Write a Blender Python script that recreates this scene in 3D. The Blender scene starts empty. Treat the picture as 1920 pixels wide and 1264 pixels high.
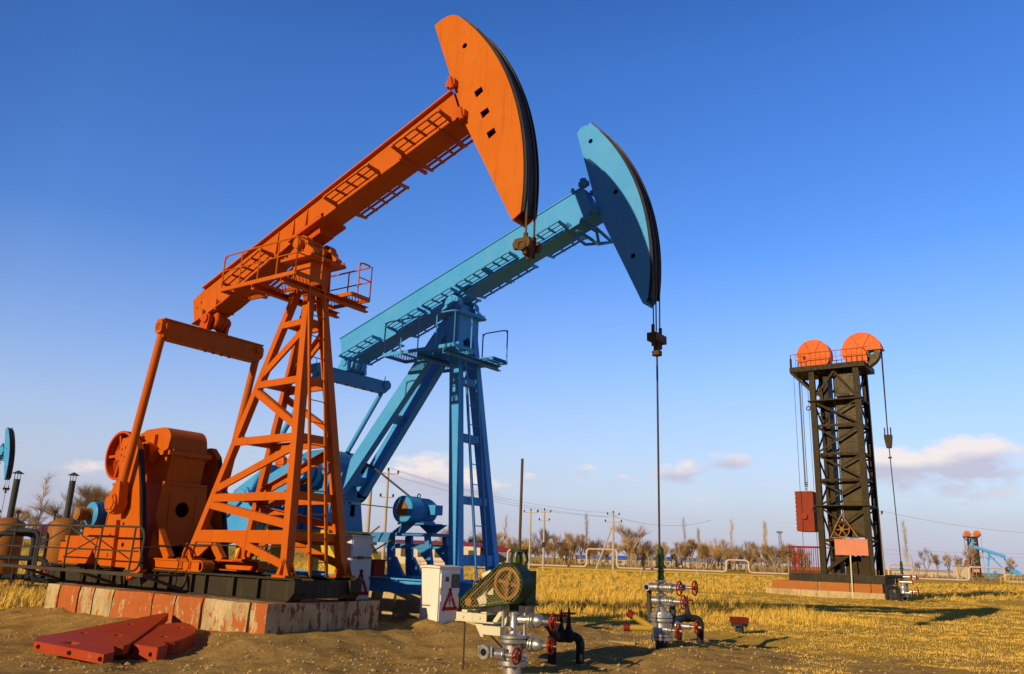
import bpy, math, random
from mathutils import Vector, Matrix, noise
from mathutils.geometry import tessellate_polygon
R = math.radians
random.seed(7)
scene = bpy.context.scene
COL = scene.collection
V = Vector

# ------------------------------------------------------------------ helpers
def sz(s, o, z):                      # pump coordinates: s along the beam, o towards the sunny side, z up
    return V((s, -o, z))

class G:
    """collects shapes; build() links them as ONE mesh object"""
    def __init__(self, conv=None):
        self.v = []; self.f = []; self.sm = []; self.c = conv or (lambda a, b, c: V((a, b, c)))
    def add(self, vs, fs, smooth=False):
        n = len(self.v); self.v += [tuple(x) for x in vs]
        self.f += [tuple(i + n for i in f) for f in fs]; self.sm += [smooth] * len(fs)
    def box(self, a, b):
        (x0, y0, z0), (x1, y1, z1) = a, b
        vs = [self.c(*p) for p in ((x0,y0,z0),(x1,y0,z0),(x1,y1,z0),(x0,y1,z0),(x0,y0,z1),(x1,y0,z1),(x1,y1,z1),(x0,y1,z1))]
        self.add(vs, [(0,3,2,1),(4,5,6,7),(0,1,5,4),(1,2,6,5),(2,3,7,6),(3,0,4,7)])
    def cbox(self, c, d):
        self.box([c[i]-d[i]/2 for i in range(3)], [c[i]+d[i]/2 for i in range(3)])
    def hexa(self, pts):              # eight corners: bottom loop, top loop
        self.add([self.c(*p) for p in pts], [(0,3,2,1),(4,5,6,7),(0,1,5,4),(1,2,6,5),(2,3,7,6),(3,0,4,7)])
    def bar(self, p, q, w, h, side=(0,1,0), conv=True):
        """rectangular bar from p to q; w is measured along 'side', h across it"""
        p, q = (self.c(*p), self.c(*q)) if conv else (V(p), V(q))
        d = (q-p).normalized(); s = (self.c(*side) if conv else V(side))
        s = (s - d*s.dot(d)); s = s.normalized() if s.length > 1e-6 else d.orthogonal().normalized()
        t = d.cross(s)
        vs = [e + s*a*w/2 + t*b*h/2 for e in (p, q) for a, b in ((-1,-1),(1,-1),(1,1),(-1,1))]
        self.add(vs, [(0,3,2,1),(4,5,6,7),(0,1,5,4),(1,2,6,5),(2,3,7,6),(3,0,4,7)])
    def ibeam(self, p, q, w, h, t=.02, side=(0,1,0)):
        """I-section: flanges lie in the 'side' direction"""
        P, Q = self.c(*p), self.c(*q); d = (Q-P).normalized(); s = self.c(*side); s = (s-d*s.dot(d)).normalized(); u = d.cross(s)
        for k in (-1, 1):
            self.bar(P+u*k*(h/2-t/2), Q+u*k*(h/2-t/2), w, t, s, conv=False)
        self.bar(P, Q, t, h-2*t, s, conv=False)
    def tube(self, pts, r, n=8, r2=None, conv=True, cap=True):
        P = [self.c(*p) for p in pts] if conv else [V(p) for p in pts]
        k = len(P); vs = []; prev = None
        for i, p in enumerate(P):
            d = (P[min(i+1, k-1)] - P[max(i-1, 0)]).normalized()
            a = d.orthogonal().normalized() if prev is None else (prev - d*prev.dot(d)).normalized()
            prev = a; b = d.cross(a); rr = r if r2 is None else r + (r2-r)*i/(k-1)
            vs += [p + (a*math.cos(2*math.pi*j/n) + b*math.sin(2*math.pi*j/n))*rr for j in range(n)]
        fs = [(i*n+j, i*n+(j+1) % n, (i+1)*n+(j+1) % n, (i+1)*n+j) for i in range(k-1) for j in range(n)]
        self.add(vs, fs, True)
        if cap:
            m = len(self.v) - len(vs)
            self.f += [tuple(m+j for j in range(n))[::-1], tuple(m+(k-1)*n+j for j in range(n))]; self.sm += [False, False]
    def lathe(self, prof, o, axis, n=20, conv=True):
        """profile [(r, t)] spun about axis through o"""
        o, ax = (self.c(*o), self.c(*axis)) if conv else (V(o), V(axis))
        ax = ax.normalized(); a = ax.orthogonal().normalized(); b = ax.cross(a); vs = []
        for r, t in prof:
            vs += [o + ax*t + (a*math.cos(2*math.pi*j/n) + b*math.sin(2*math.pi*j/n))*max(r, 1e-4) for j in range(n)]
        k = len(prof)
        self.add(vs, [(i*n+j, i*n+(j+1) % n, (i+1)*n+(j+1) % n, (i+1)*n+j) for i in range(k-1) for j in range(n)], True)
        m = len(self.v) - len(vs)
        self.f += [tuple(m+j for j in range(n))[::-1], tuple(m+(k-1)*n+j for j in range(n))]; self.sm += [False, False]
    def cyl(self, p, q, r, n=16, conv=True):
        p, q = (self.c(*p), self.c(*q)) if conv else (V(p), V(q))
        self.lathe([(r, 0), (r, (q-p).length)], p, q-p, n, conv=False)
    def torus(self, o, axis, RR, r, n=24, m=6, conv=True):
        o, ax = (self.c(*o), self.c(*axis)) if conv else (V(o), V(axis))
        ax = ax.normalized(); a = ax.orthogonal().normalized(); b = ax.cross(a); vs = []
        for i in range(n):
            e = a*math.cos(2*math.pi*i/n) + b*math.sin(2*math.pi*i/n)
            vs += [o + e*(RR + r*math.cos(2*math.pi*j/m)) + ax*r*math.sin(2*math.pi*j/m) for j in range(m)]
        self.add(vs, [(i*m+j, i*m+(j+1) % m, ((i+1) % n)*m+(j+1) % m, ((i+1) % n)*m+j) for i in range(n) for j in range(m)], True)
    def prism(self, poly, o0, o1, holes=(), plane='sz'):
        """flat outline (with holes) given thickness: plane 'sz' extrudes along o, 'oz' along s, 'so' along z"""
        mk = {'sz': lambda a, b, t: self.c(a, t, b), 'oz': lambda a, b, t: self.c(t, a, b), 'so': lambda a, b, t: self.c(a, b, t)}[plane]
        loops = [list(poly)] + [list(h) for h in holes]
        flat = [p for l in loops for p in l]; n = len(flat)
        tris = tessellate_polygon([[V((p[0], p[1], 0)) for p in l] for l in loops])
        vs = [mk(a, b, o0) for a, b in flat] + [mk(a, b, o1) for a, b in flat]
        fs = [tuple(t) for t in tris] + [tuple(i+n for i in t) for t in tris]; k = 0
        for l in loops:
            m = len(l); fs += [(k+i, k+(i+1) % m, n+k+(i+1) % m, n+k+i) for i in range(m)]; k += m
        self.add(vs, fs)
    def build(self, name, mat, parent=None, base=(0,0,0), flip=True):
        me = bpy.data.meshes.new(name); b = V(base)
        me.from_pydata([V(x)-b for x in self.v], [], self.f); me.update()
        for p, s in zip(me.polygons, self.sm): p.use_smooth = s
        if flip:
            import bmesh
            bm = bmesh.new(); bm.from_mesh(me); bmesh.ops.recalc_face_normals(bm, faces=bm.faces); bm.to_mesh(me); bm.free()
        if any(self.sm): me.set_sharp_from_angle(angle=R(40))
        me.materials.append(mat)
        o = bpy.data.objects.new(name, me); COL.objects.link(o)
        if parent: o.parent = parent
        return o

def circ(cx, cy, r, n=16, ry=None, a0=0):
    return [(cx + r*math.cos(a0+2*math.pi*i/n), cy + (ry or r)*math.sin(a0+2*math.pi*i/n)) for i in range(n)]
def arc(cx, cy, r, a0, a1, n):
    return [(cx + r*math.cos(R(a0+(a1-a0)*i/n)), cy + r*math.sin(R(a0+(a1-a0)*i/n))) for i in range(n+1)]
def bend(pts, r, n=5):
    """round the corners of a polyline"""
    P = [V(p) for p in pts]; out = [P[0]]
    for a, b, c in zip(P, P[1:], P[2:]):
        u = (a-b).normalized(); w = (c-b).normalized(); rr = min(r, (a-b).length*.45, (c-b).length*.45)
        for i in range(n+1):
            t = i/n; out.append((b+u*rr)*(1-t)**2 + b*2*t*(1-t) + (b+w*rr)*t*t)
    return [tuple(p) for p in out + [P[-1]]]

def tag(o, label, cat, group=None):
    o['label'] = label; o['category'] = cat
    if group: o['group'] = group
    return o
def thing(name, label, cat, loc=(0,0,0), rz=0, group=None):
    o = bpy.data.objects.new(name, None); COL.objects.link(o); o.empty_display_size = .3
    o.location = loc; o.rotation_euler = (0, 0, rz)
    return tag(o, label, cat, group)
def copy_tree(o, parent=None):
    c = o.copy(); COL.objects.link(c); c.parent = parent
    for ch in list(o.children): copy_tree(ch, c)
    return c

# ------------------------------------------------------------------ materials
def material(name, rough=.5, metal=0., spec=.5):
    m = bpy.data.materials.new(name); m.use_nodes = True; nt = m.node_tree; b = nt.nodes['Principled BSDF']
    b.inputs['Roughness'].default_value = rough; b.inputs['Metallic'].default_value = metal
    b.inputs['Specular IOR Level'].default_value = spec
    return m, nt, b
def nd(nt, t, **kw):
    n = nt.nodes.new(t)
    for k, v in kw.items():
        if hasattr(n, k): setattr(n, k, v)
        else: n.inputs[k.replace('_', ' ')].default_value = v
    return n
def ramp(nt, src, stops):
    r = nt.nodes.new('ShaderNodeValToRGB'); nt.links.new(src, r.inputs[0]); e = r.color_ramp.elements
    while len(e) < len(stops): e.new(.5)
    for x, (p, c) in zip(e, stops):
        x.position = p; x.color = (*c, 1) if len(c) == 3 else c
    return r
def mixc(nt, fac, a, b, mode='MIX'):
    m = nt.nodes.new('ShaderNodeMix'); m.data_type = 'RGBA'; m.blend_type = mode
    for sock, val in ((m.inputs[0], fac), (m.inputs[6], a), (m.inputs[7], b)):
        if hasattr(val, 'is_linked'): nt.links.new(val, sock)
        else: sock.default_value = val if isinstance(val, (int, float)) else (*val, 1)
    return m.outputs[2]
def coords(nt, scale=(1,1,1), rnd=False):
    tc = nt.nodes.new('ShaderNodeTexCoord'); mp = nt.nodes.new('ShaderNodeMapping'); mp.inputs['Scale'].default_value = scale
    nt.links.new(tc.outputs['Object'], mp.inputs['Vector'])
    if rnd:
        oi = nt.nodes.new('ShaderNodeObjectInfo'); mu = nd(nt, 'ShaderNodeMath', operation='MULTIPLY'); mu.inputs[1].default_value = 37.
        nt.links.new(oi.outputs['Random'], mu.inputs[0]); nt.links.new(mu.outputs[0], mp.inputs['Location'])
    return mp.outputs[0]
def tex(nt, co, scale, detail=6, rough=.6):
    n = nd(nt, 'ShaderNodeTexNoise'); n.inputs['Scale'].default_value = scale; n.inputs['Detail'].default_value = detail; n.inputs['Roughness'].default_value = rough
    nt.links.new(co, n.inputs['Vector']); return n.outputs['Fac']
def bumpit(nt, b, h, strength=.2, dist=.02):
    bp = nd(nt, 'ShaderNodeBump'); bp.inputs['Strength'].default_value = strength; bp.inputs['Distance'].default_value = dist
    nt.links.new(h, bp.inputs['Height']); nt.links.new(bp.outputs[0], b.inputs['Normal'])

def paint(name, col, fade, rust=(.10,.045,.02), wear=.35, rough=.45, streak=.5, dirt=None, metal=0.):
    """weathered machine paint: faded clouds, rain streaks, chips with rust"""
    m, nt, b = material(name, rough, metal, .12 if metal < .1 else .5)
    co = coords(nt); n1 = tex(nt, co, 1.3, 5); n2 = tex(nt, coords(nt, (6, 6, .5)), 2.2, 4); n3 = tex(nt, co, 9., 8, .7); n4 = tex(nt, co, 55., 3)
    c = mixc(nt, ramp(nt, n1, [(.3, (0,0,0)), (.75, (1,1,1))]).outputs[0], col, fade)
    dk = tuple(x*.62 for x in col) if dirt is None else dirt
    st = ramp(nt, n2, [(.52, (0,0,0)), (.8, (streak,)*3)]).outputs[0]
    c = mixc(nt, st, c, dk)
    lo = .78 - .22*wear
    ch = ramp(nt, n3, [(lo, (0,0,0)), (lo+.05, (1,1,1))]).outputs[0]
    c = mixc(nt, ch, c, rust)
    nt.links.new(c, b.inputs['Base Color'])
    rr = ramp(nt, n3, [(.35, (rough-.1,)*3), (.8, (min(1, rough+.3),)*3)]).outputs[0]; nt.links.new(rr, b.inputs['Roughness'])
    bumpit(nt, b, n4, .12, .004)
    return m

M = {}
M['orange_head'] = paint('orange head paint', (.53,.122,.004), (.57,.145,.006), wear=.38, rough=.42, streak=.6, dirt=(.33,.07,.006))
M['orange'] = paint('orange machine paint', (.51,.102,.004), (.55,.122,.006), wear=.38, rough=.42, streak=.6, dirt=(.33,.07,.006))
M['orange_red'] = paint('orange red paint', (.50,.072,.006), (.54,.09,.008), wear=.3, rough=.5, streak=.3)
M['cap_red'] = paint('dull red cap paint', (.13,.014,.009), (.17,.02,.012), rust=(.2,.1,.05), wear=.45, rough=.6)
M['weight_box'] = paint('weight box paint', (.22,.026,.008), (.27,.04,.010), wear=.35, rough=.5, streak=.5)
M['ochre'] = paint('dull ochre pipe paint', (.34,.22,.025), (.42,.28,.04), rust=(.12,.08,.03), wear=.45, rough=.5)
M['far_wall'] = paint('far rendered wall', (.42,.36,.28), (.48,.42,.33), wear=.3, rough=.9)
M['plate_red'] = paint('red weight paint', (.36,.042,.012), (.42,.062,.016), rust=(.26,.15,.07), wear=.75, rough=.5, streak=.2)
M['blue'] = paint('sky blue machine paint', (.050,.315,.70), (.085,.37,.72), rust=(.30,.24,.12), wear=.42, rough=.42, streak=.75, dirt=(.14,.34,.52))
M['blue_deep'] = paint('deep blue machine paint', (.045,.22,.46), (.075,.28,.50), rust=(.16,.10,.06), wear=.25, rough=.42, streak=.3)
M['motor_blue'] = paint('motor blue paint', (.045,.28,.60), (.07,.33,.64), wear=.25, rough=.4)
M['yellow'] = paint('yellow machine paint', (.58,.40,.035), (.62,.44,.05), wear=.3, rough=.5)
M['black_skid'] = paint('black skid paint', (.028,.023,.014), (.05,.042,.025), rust=(.17,.09,.04), wear=.45, rough=.6, dirt=(.10,.08,.05))
M['dark_track'] = paint('greased dark steel', (.022,.022,.026), (.04,.036,.034), rust=(.09,.055,.03), wear=.3, rough=.5)
M['tower_black'] = paint('olive black tower paint', (.021,.013,.003), (.052,.032,.006), rust=(.15,.08,.03), wear=.4, rough=.5, dirt=(.03,.024,.012))
M['tower_plate'] = paint('oily tower panel', (.030,.021,.006), (.10,.068,.011), rust=(.12,.07,.03), wear=.4, rough=.38, streak=.9, dirt=(.018,.015,.01))
M['wheel_orange'] = paint('sheave cover paint', (.62,.115,.012), (.66,.14,.018), wear=.2, rough=.45)
M['pink_box'] = paint('faded coral paint', (.58,.20,.11), (.62,.25,.15), wear=.15, rough=.6, streak=.2)
M['steel'] = paint('galvanised steel', (.42,.42,.41), (.52,.51,.49), rust=(.26,.17,.09), wear=.35, rough=.38, streak=.3, metal=.7)
M['silver'] = paint('silver valve paint', (.42,.41,.38), (.52,.51,.48), rust=(.30,.20,.10), wear=.3, rough=.33, streak=.3, dirt=(.16,.14,.10), metal=.8)
M['rod'] = paint('dark rod steel', (.05,.04,.03), (.085,.068,.05), wear=.3, rough=.5)
M['brown_rod'] = paint('dark brown iron', (.085,.045,.018), (.13,.075,.03), wear=.5, rough=.6)
M['wire'] = paint('far grey wire', (.26,.24,.25), (.30,.28,.29), wear=0, rough=.8)
M['rope'] = paint('oily wire rope', (.10,.075,.045), (.14,.11,.07), wear=.2, rough=.6)
M['rust_iron'] = paint('rusty iron', (.24,.11,.035), (.32,.17,.05), wear=.6, rough=.75)
M['black_pipe'] = paint('black tarred pipe', (.022,.022,.022), (.04,.038,.034), rust=(.09,.07,.04), wear=.35, rough=.55)
M['grey_pipe'] = paint('dusty blue grey pipe', (.028,.034,.04), (.05,.052,.052), wear=.35, rough=.55)
M['valve_red'] = paint('red handwheel paint', (.32,.022,.011), (.38,.035,.015), wear=.3, rough=.4)
M['dark_red'] = paint('dark red paint', (.26,.018,.012), (.32,.03,.018), wear=.3, rough=.5)
M['green'] = paint('dark green paint', (.018,.040,.013), (.035,.065,.018), rust=(.22,.15,.05), wear=.45, rough=.42)
M['cabinet'] = paint('white cabinet paint', (.74,.70,.60), (.80,.77,.70), rust=(.33,.19,.07), wear=.42, rough=.5, streak=.5, dirt=(.55,.43,.22))
M['cream'] = paint('cream steel', (.60,.55,.36), (.68,.64,.46), rust=(.22,.15,.06), wear=.55, rough=.55)
M['tank'] = paint('ochre tank paint', (.30,.105,.018), (.36,.14,.025), rust=(.12,.08,.05), wear=.35, rough=.5)
M['chimney'] = paint('sooty chimney', (.045,.05,.04), (.075,.08,.06), rust=(.16,.09,.04), wear=.35, rough=.6)
M['glass_dark'] = paint('dull meter glass', (.10,.09,.05), (.14,.12,.07), wear=.0, rough=.2)
M['plastic_grey'] = paint('grey meter', (.30,.32,.34), (.36,.38,.40), wear=.0, rough=.4)
M['pole'] = paint('concrete pole', (.42,.36,.26), (.52,.46,.35), rust=(.3,.25,.18), wear=.3, rough=.9)
M['insulator'] = paint('brown insulator', (.05,.03,.025), (.08,.05,.04), wear=.1, rough=.3)
M['pipeline'] = paint('pale lagged pipeline', (.62,.42,.30), (.72,.58,.46), rust=(.5,.2,.08), wear=.5, rough=.7)
M['wall_white'] = paint('white rendered wall', (.72,.62,.45), (.78,.69,.52), rust=(.5,.42,.3), wear=.3, rough=.9)
M['wall_grey'] = paint('grey wall', (.18,.19,.21), (.24,.24,.25), wear=.1, rough=.9)
M['roof_blue'] = paint('blue sheet roof', (.05,.17,.48), (.07,.21,.52), wear=.1, rough=.5)
M['roof_red'] = paint('maroon sheet roof', (.22,.02,.04), (.26,.03,.05), wear=.1, rough=.5)
M['hole'] = paint('inside of pipe', (.01,.01,.01), (.015,.014,.012), wear=0, rough=.8)
M['bark'] = paint('winter bark', (.30,.21,.12), (.40,.29,.17), rust=(.14,.09,.05), wear=.5, rough=.95)
M['bark_pale'] = paint('pale poplar bark', (.46,.36,.24), (.54,.44,.31), rust=(.2,.14,.08), wear=.4, rough=.95)
M['twig_gold'] = paint('golden twigs', (.42,.28,.12), (.50,.35,.165), wear=.0, rough=.95)
M['twig_brown'] = paint('brown twigs', (.30,.20,.095), (.38,.26,.12), wear=.0, rough=.95)
M['twig_pale'] = paint('pale twigs', (.56,.45,.32), (.62,.51,.38), wear=.0, rough=.95)
M['stone'] = paint('field stone', (.36,.25,.12), (.48,.35,.18), wear=.3, rough=.95)
M['sign_red'] = paint('stencil red', (.42,.02,.03), (.46,.03,.04), wear=.35, rough=.6, rust=(.6,.5,.45))

def concrete_mat(name, paintc, cover):
    m, nt, b = material(name, .92)
    co = coords(nt, rnd=True); cs = coords(nt, (1.6, 1.6, .7), rnd=True)
    n1 = tex(nt, co, 2.2, 8, .65); n2 = tex(nt, cs, 4.0, 10, .74); n3 = tex(nt, co, 30., 6, .7); n4 = tex(nt, coords(nt, (5,5,.4), rnd=True), 2.0, 5)
    base = ramp(nt, n1, [(.3, (.34,.25,.11)), (.55, (.50,.38,.18)), (.75, (.60,.48,.25))]).outputs[0]
    base = mixc(nt, ramp(nt, n4, [(.5, (0,0,0)), (.75, (.7,.7,.7))]).outputs[0], base, (.17,.13,.085))
    base = mixc(nt, ramp(nt, n3, [(.6, (0,0,0)), (.72, (.6,.6,.6))]).outputs[0], base, (.20,.15,.09))
    oi = nt.nodes.new('ShaderNodeObjectInfo'); ad = nd(nt, 'ShaderNodeMath', operation='MULTIPLY_ADD'); ad.inputs[1].default_value = .20; ad.inputs[2].default_value = cover-.10
    nt.links.new(oi.outputs['Random'], ad.inputs[0]); su = nd(nt, 'ShaderNodeMath', operation='SUBTRACT'); nt.links.new(ad.outputs[0], su.inputs[0]); nt.links.new(n2, su.inputs[1])
    fac = ramp(nt, su.outputs[0], [(.0, (0,0,0)), (.025, (1,1,1))]).outputs[0]
    pc = mixc(nt, n1, paintc, tuple(x*.7 for x in paintc))
    nt.links.new(mixc(nt, fac, base, pc), b.inputs['Base Color'])
    bumpit(nt, b, tex(nt, co, 14., 8, .7), .6, .03)
    return m
M['concrete'] = concrete_mat('concrete with peeling orange paint', (.47,.12,.018), .535)
M['concrete_end'] = concrete_mat('bare stained concrete', (.26,.085,.03), .44)
M['concrete_orange'] = concrete_mat('orange painted concrete', (.44,.15,.03), .78)

# wire mesh decks: real bars are too thin to model one by one, so the sheet is cut out by a grid
def mesh_mat(name, col, pitch, bar, diag=True):
    m, nt, b = material(name, .6); b.inputs['Base Color'].default_value = (*col, 1)
    co = nt.nodes.new('ShaderNodeTexCoord'); sp = nt.nodes.new('ShaderNodeSeparateXYZ'); nt.links.new(co.outputs['UV'], sp.inputs[0])
    def mth(op, a, bb=None):
        n = nd(nt, 'ShaderNodeMath', operation=op)
        for i, x in enumerate((a, bb)):
            if x is None: continue
            if hasattr(x, 'is_linked'): nt.links.new(x, n.inputs[i])
            else: n.inputs[i].default_value = x
        return n.outputs[0]
    u, v = sp.outputs[0], sp.outputs[1]
    p, q = (mth('ADD', u, v), mth('SUBTRACT', u, v)) if diag else (u, v)
    def line(x): return mth('LESS_THAN', mth('FRACT', mth('DIVIDE', mth('ADD', x, 100.), pitch)), bar)
    a = mth('MAXIMUM', line(p), line(q)); nt.links.new(a, b.inputs['Alpha'])
    return m
M['mesh_orange'] = mesh_mat('orange expanded mesh', (.40,.09,.012), .085, .24)
M['mesh_blue'] = mesh_mat('blue expanded mesh', (.06,.22,.38), .085, .30)
M['mesh_guard'] = mesh_mat('yellowish guard mesh', (.36,.31,.10), .058, .075)
def sheet(name, pts, mat, parent, uv, base=(0,0,0)):
    me = bpy.data.meshes.new(name); me.from_pydata([V(p)-V(base) for p in pts], [], [tuple(range(len(pts)))]); l = me.uv_layers.new(name='UVMap')
    for i, c in enumerate(uv): l.data[i].uv = c
    me.materials.append(mat); o = bpy.data.objects.new(name, me); COL.objects.link(o); o.parent = parent; return o

# ------------------------------------------------------------------ where the three machines stand
AZ_O, AZ_B, AZ_T = 54.9, 53.6, 54.0
def frame(az, W):                      # well position and heading
    a = R(az); u = V((math.sin(a), -math.cos(a), 0)); n = V((u.y, -u.x, 0)); return u, n, math.atan2(u.y, u.x)
uO, nO, rzO = frame(AZ_O, 0); WO0 = V((.2152, 12.3658, 0)); WO = WO0 + nO*.076
uB, nB, rzB = frame(AZ_B, 0); WB = V((2.85, 15.316, 0))
uT, nT, rzT = frame(AZ_T, 0); WT = V((20.414, 43.177, 0))
def wp(W, u, n, s, o, z=0): return W + u*s + n*o + V((0, 0, z))

# ------------------------------------------------------------------ ground
def sstep(a, b, x):
    t = max(0., min(1., (x-a)/(b-a))); return t*t*(3-2*t)
def rect_h(p, W, u, n, s0, s1, ow, h, fall):
    d = V((p[0], p[1], 0)) - W; s = d.dot(u); o = d.dot(n)
    dx = max(s0-s, s-s1, 0); dy = max(abs(o)-ow, 0); dd = math.hypot(dx, dy)
    return h*(1-sstep(0, fall, dd))
def ground_z(x, y):
    h = max(rect_h((x, y), WO, uO, nO, -10.9, -3.9, 1.25, .27, 1.6), rect_h((x, y), WB, uB, nB, -11, -3.6, 1.3, .24, 2.6))
    h = max(h, .11*(1-sstep(.5, 3.0, math.hypot(x-2.85, y-15.3))))
    h = max(h, .29*(1-sstep(.45, 1.3, math.hypot(x+1.22, y-16.55))), rect_h((x, y), WT, uT, nT, -6.5, -.7, 1.4, .12, 2.0))
    if y < 130 and abs(x) < 140:
        k = 1 if y < 45 else max(0, 1-(y-45)/80)
        d = .09*noise.noise((x*.45, y*.45, 3.1)) + .05*noise.noise((x*1.4, y*1.4, 7.7)) + .034*noise.noise((x*3.1, y*3.1, 1.7)) + (.020*noise.noise((x*8., y*8., 4.7)) + .008*noise.noise((x*17., y*17., 2.2)) if y < 26 else 0)
        # churned heap beside the foundation end
        d += .10*math.exp(-((x+2.2)**2/1.6 + (y-16.4)**2/.7))*(1+noise.noise((x*3, y*3, 0))) 
        near = min(1, math.hypot(x-.2, y-12.4)/1.5)
        h += d*k*near
    return h
def axis_steps(lo, hi, fine_lo, fine_hi, st, g):
    a = [fine_lo]; 
    while a[-1] < fine_hi: a.append(a[-1]+st)
    s = st
    while a[-1] < hi: s *= g; a.append(a[-1]+s)
    b = [fine_lo]; s = st
    while b[-1] > lo: s *= g; b.append(b[-1]-s)
    return b[:0:-1] + a
xs = axis_steps(-6000, 6000, -11, 9, .085, 1.055); ys = axis_steps(-60, 9000, 10, 21, .085, 1.045)
gv = [(x, y, ground_z(x, y)) for y in ys for x in xs]; nx = len(xs)
gf = [(j*nx+i, j*nx+i+1, (j+1)*nx+i+1, (j+1)*nx+i) for j in range(len(ys)-1) for i in range(nx-1)]
gm, nt, b = material('trampled soil and straw', 1., spec=.0)
co = coords(nt)
nA = tex(nt, co, .35, 8, .65); nB_ = tex(nt, co, 2.6, 8, .68); nC = tex(nt, co, 17., 8, .75); nD = tex(nt, coords(nt, (1, 1, 1)), 90., 4, .7)
soil = ramp(nt, nB_, [(.28, (.31,.18,.045)), (.5, (.55,.34,.10)), (.68, (.70,.46,.15)), (.8, (.78,.55,.21))]).outputs[0]
soil = mixc(nt, ramp(nt, nC, [(.5, (0,0,0)), (.72, (.75,.75,.75))]).outputs[0], soil, (.52,.36,.15))
soil = mixc(nt, ramp(nt, nC, [(.26, (.8,.8,.8)), (.42, (0,0,0))]).outputs[0], soil, (.14,.08,.03))
soil = mixc(nt, ramp(nt, tex(nt, coords(nt, (.8, 1.3, 1)), .9, 7, .62), [(.50, (0,0,0)), (.64, (.40,.40,.40))]).outputs[0], soil, (.17,.095,.035))
soil = mixc(nt, ramp(nt, tex(nt, co, 7.5, 6, .7), [(.56, (0,0,0)), (.70, (.7,.7,.7))]).outputs[0], soil, (.66,.47,.20))
straw = ramp(nt, nC, [(.3, (.42,.25,.03)), (.5, (.70,.44,.07)), (.7, (.80,.55,.12))]).outputs[0]
# straw covers the field beyond the machines and comes in patches nearer; lies on the ground by place
tc = nt.nodes.new('ShaderNodeTexCoord'); sp = nt.nodes.new('ShaderNodeSeparateXYZ'); nt.links.new(tc.outputs['Object'], sp.inputs[0])
def mth(op, a, bb=0., c=None):
    n = nd(nt, 'ShaderNodeMath', operation=op)
    for i, x in enumerate((a, bb) if c is None else (a, bb, c)):
        if hasattr(x, 'is_linked'): nt.links.new(x, n.inputs[i])
        else: n.inputs[i].default_value = x
    return n.outputs[0]
cover = mth('ADD', mth('MULTIPLY', mth('SUBTRACT', sp.outputs[1], 19.5), .055), mth('MULTIPLY', mth('SUBTRACT', sp.outputs[0], 3.), .06))
cover = mth('ADD', mth('MINIMUM', mth('MAXIMUM', cover, -.16), .5), nA)
straw_fac = ramp(nt, cover, [(.48, (0,0,0)), (.62, (1,1,1))]).outputs[0]
g = mixc(nt, straw_fac, soil, straw)
nt.links.new(g, b.inputs['Base Color'])
hgt = mth('ADD', mth('MULTIPLY', nC, .7), mth('MULTIPLY', nD, .35)); bumpit(nt, b, hgt, 1., .09)
gme = bpy.data.meshes.new('ground'); gme.from_pydata(gv, [], gf); gme.materials.append(gm)
for p in gme.polygons: p.use_smooth = True
go = bpy.data.objects.new('ground', gme); COL.objects.link(go); go['kind'] = 'structure'

def grass(name, n, place, hmin, hmax, wid, cols, seed):
    """dry blades: narrow bent triangles standing on the ground"""
    rnd = random.Random(seed); vs = []; fs = []; k = 0
    while k < n:
        p = place(rnd)
        if p is None: continue
        x, y, dens = p
        z = ground_z(x, y) - .01; cnt = rnd.randint(4, 9); base = rnd.uniform(hmin, hmax)*dens
        wind = (.35, .12)
        for _ in range(cnt):
            bx = x + rnd.gauss(0, .07); by = y + rnd.gauss(0, .07); h = base*rnd.uniform(.55, 1.15); a = rnd.uniform(0, math.pi); w = wid*rnd.uniform(.6, 1.3)*(1+y*.012)
            dx, dy = math.cos(a)*w, math.sin(a)*w; lx = h*(wind[0]*rnd.uniform(-.2, 1.1) + rnd.gauss(0, .28)); ly = h*rnd.gauss(0, .3)
            i = len(vs)
            vs += [(bx-dx, by-dy, z), (bx+dx, by+dy, z), (bx+dx*.7+lx*.4, by+dy*.7+ly*.4, z+h*.6), (bx-dx*.7+lx*.4, by-dy*.7+ly*.4, z+h*.6), (bx+lx, by+ly, z+h)]
            fs += [(i, i+1, i+2, i+3), (i+3, i+2, i+4)]; k += 1
    me = bpy.data.meshes.new(name); me.from_pydata(vs, [], fs)
    m, nt, b = material(name+' blades', .8, spec=.2); co = coords(nt)
    c = ramp(nt, tex(nt, co, 6., 3), [(.3, cols[0]), (.5, cols[1]), (.72, cols[2])]).outputs[0]
    c = mixc(nt, ramp(nt, tex(nt, co, .22, 4), [(.35, (.0,)*3), (.7, (.6,)*3)]).outputs[0], c, cols[3]); nt.links.new(c, b.inputs['Base Color'])
    me.materials.append(m); o = bpy.data.objects.new(name, me); COL.objects.link(o); o['kind'] = 'stuff'; return o
low_cols = ((.54,.34,.055), (.76,.49,.10), (.85,.60,.16), (.64,.41,.065))
def clear(x, y):                       # keep the blades off the foundations
    for W, u, n, s0, s1, ow in ((WO, uO, nO, -12, -3.4, 1.45), (WB, uB, nB, -12, -3.4, 1.5), (WT, uT, nT, -6.6, -.2, 1.6)):
        d = V((x, y, 0)) - W; s = d.dot(u); o = d.dot(n)
        if s0 < s < s1 and abs(o) < ow: return False
    return True
def tall_place(r):
    y = 22.5 + 90*(r.random()**2.2); x = r.uniform(-.62, .72)*(y+2)
    e = noise.noise((x*.25, y*.25, 5.))*3
    lim = 23.8 + e*.6 if x < 9.5 + e else 46 + e*2.5 + max(0, x-14)*.25
    if y < lim or not clear(x, y): return None
    d = .75 + .5*noise.noise((x*.35, y*.35, 9.)); 
    if x > 14: d *= .75
    return (x, y, d*min(1, .45+(y-lim)*.25)) if r.random() < .55+.45*d else None
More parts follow.
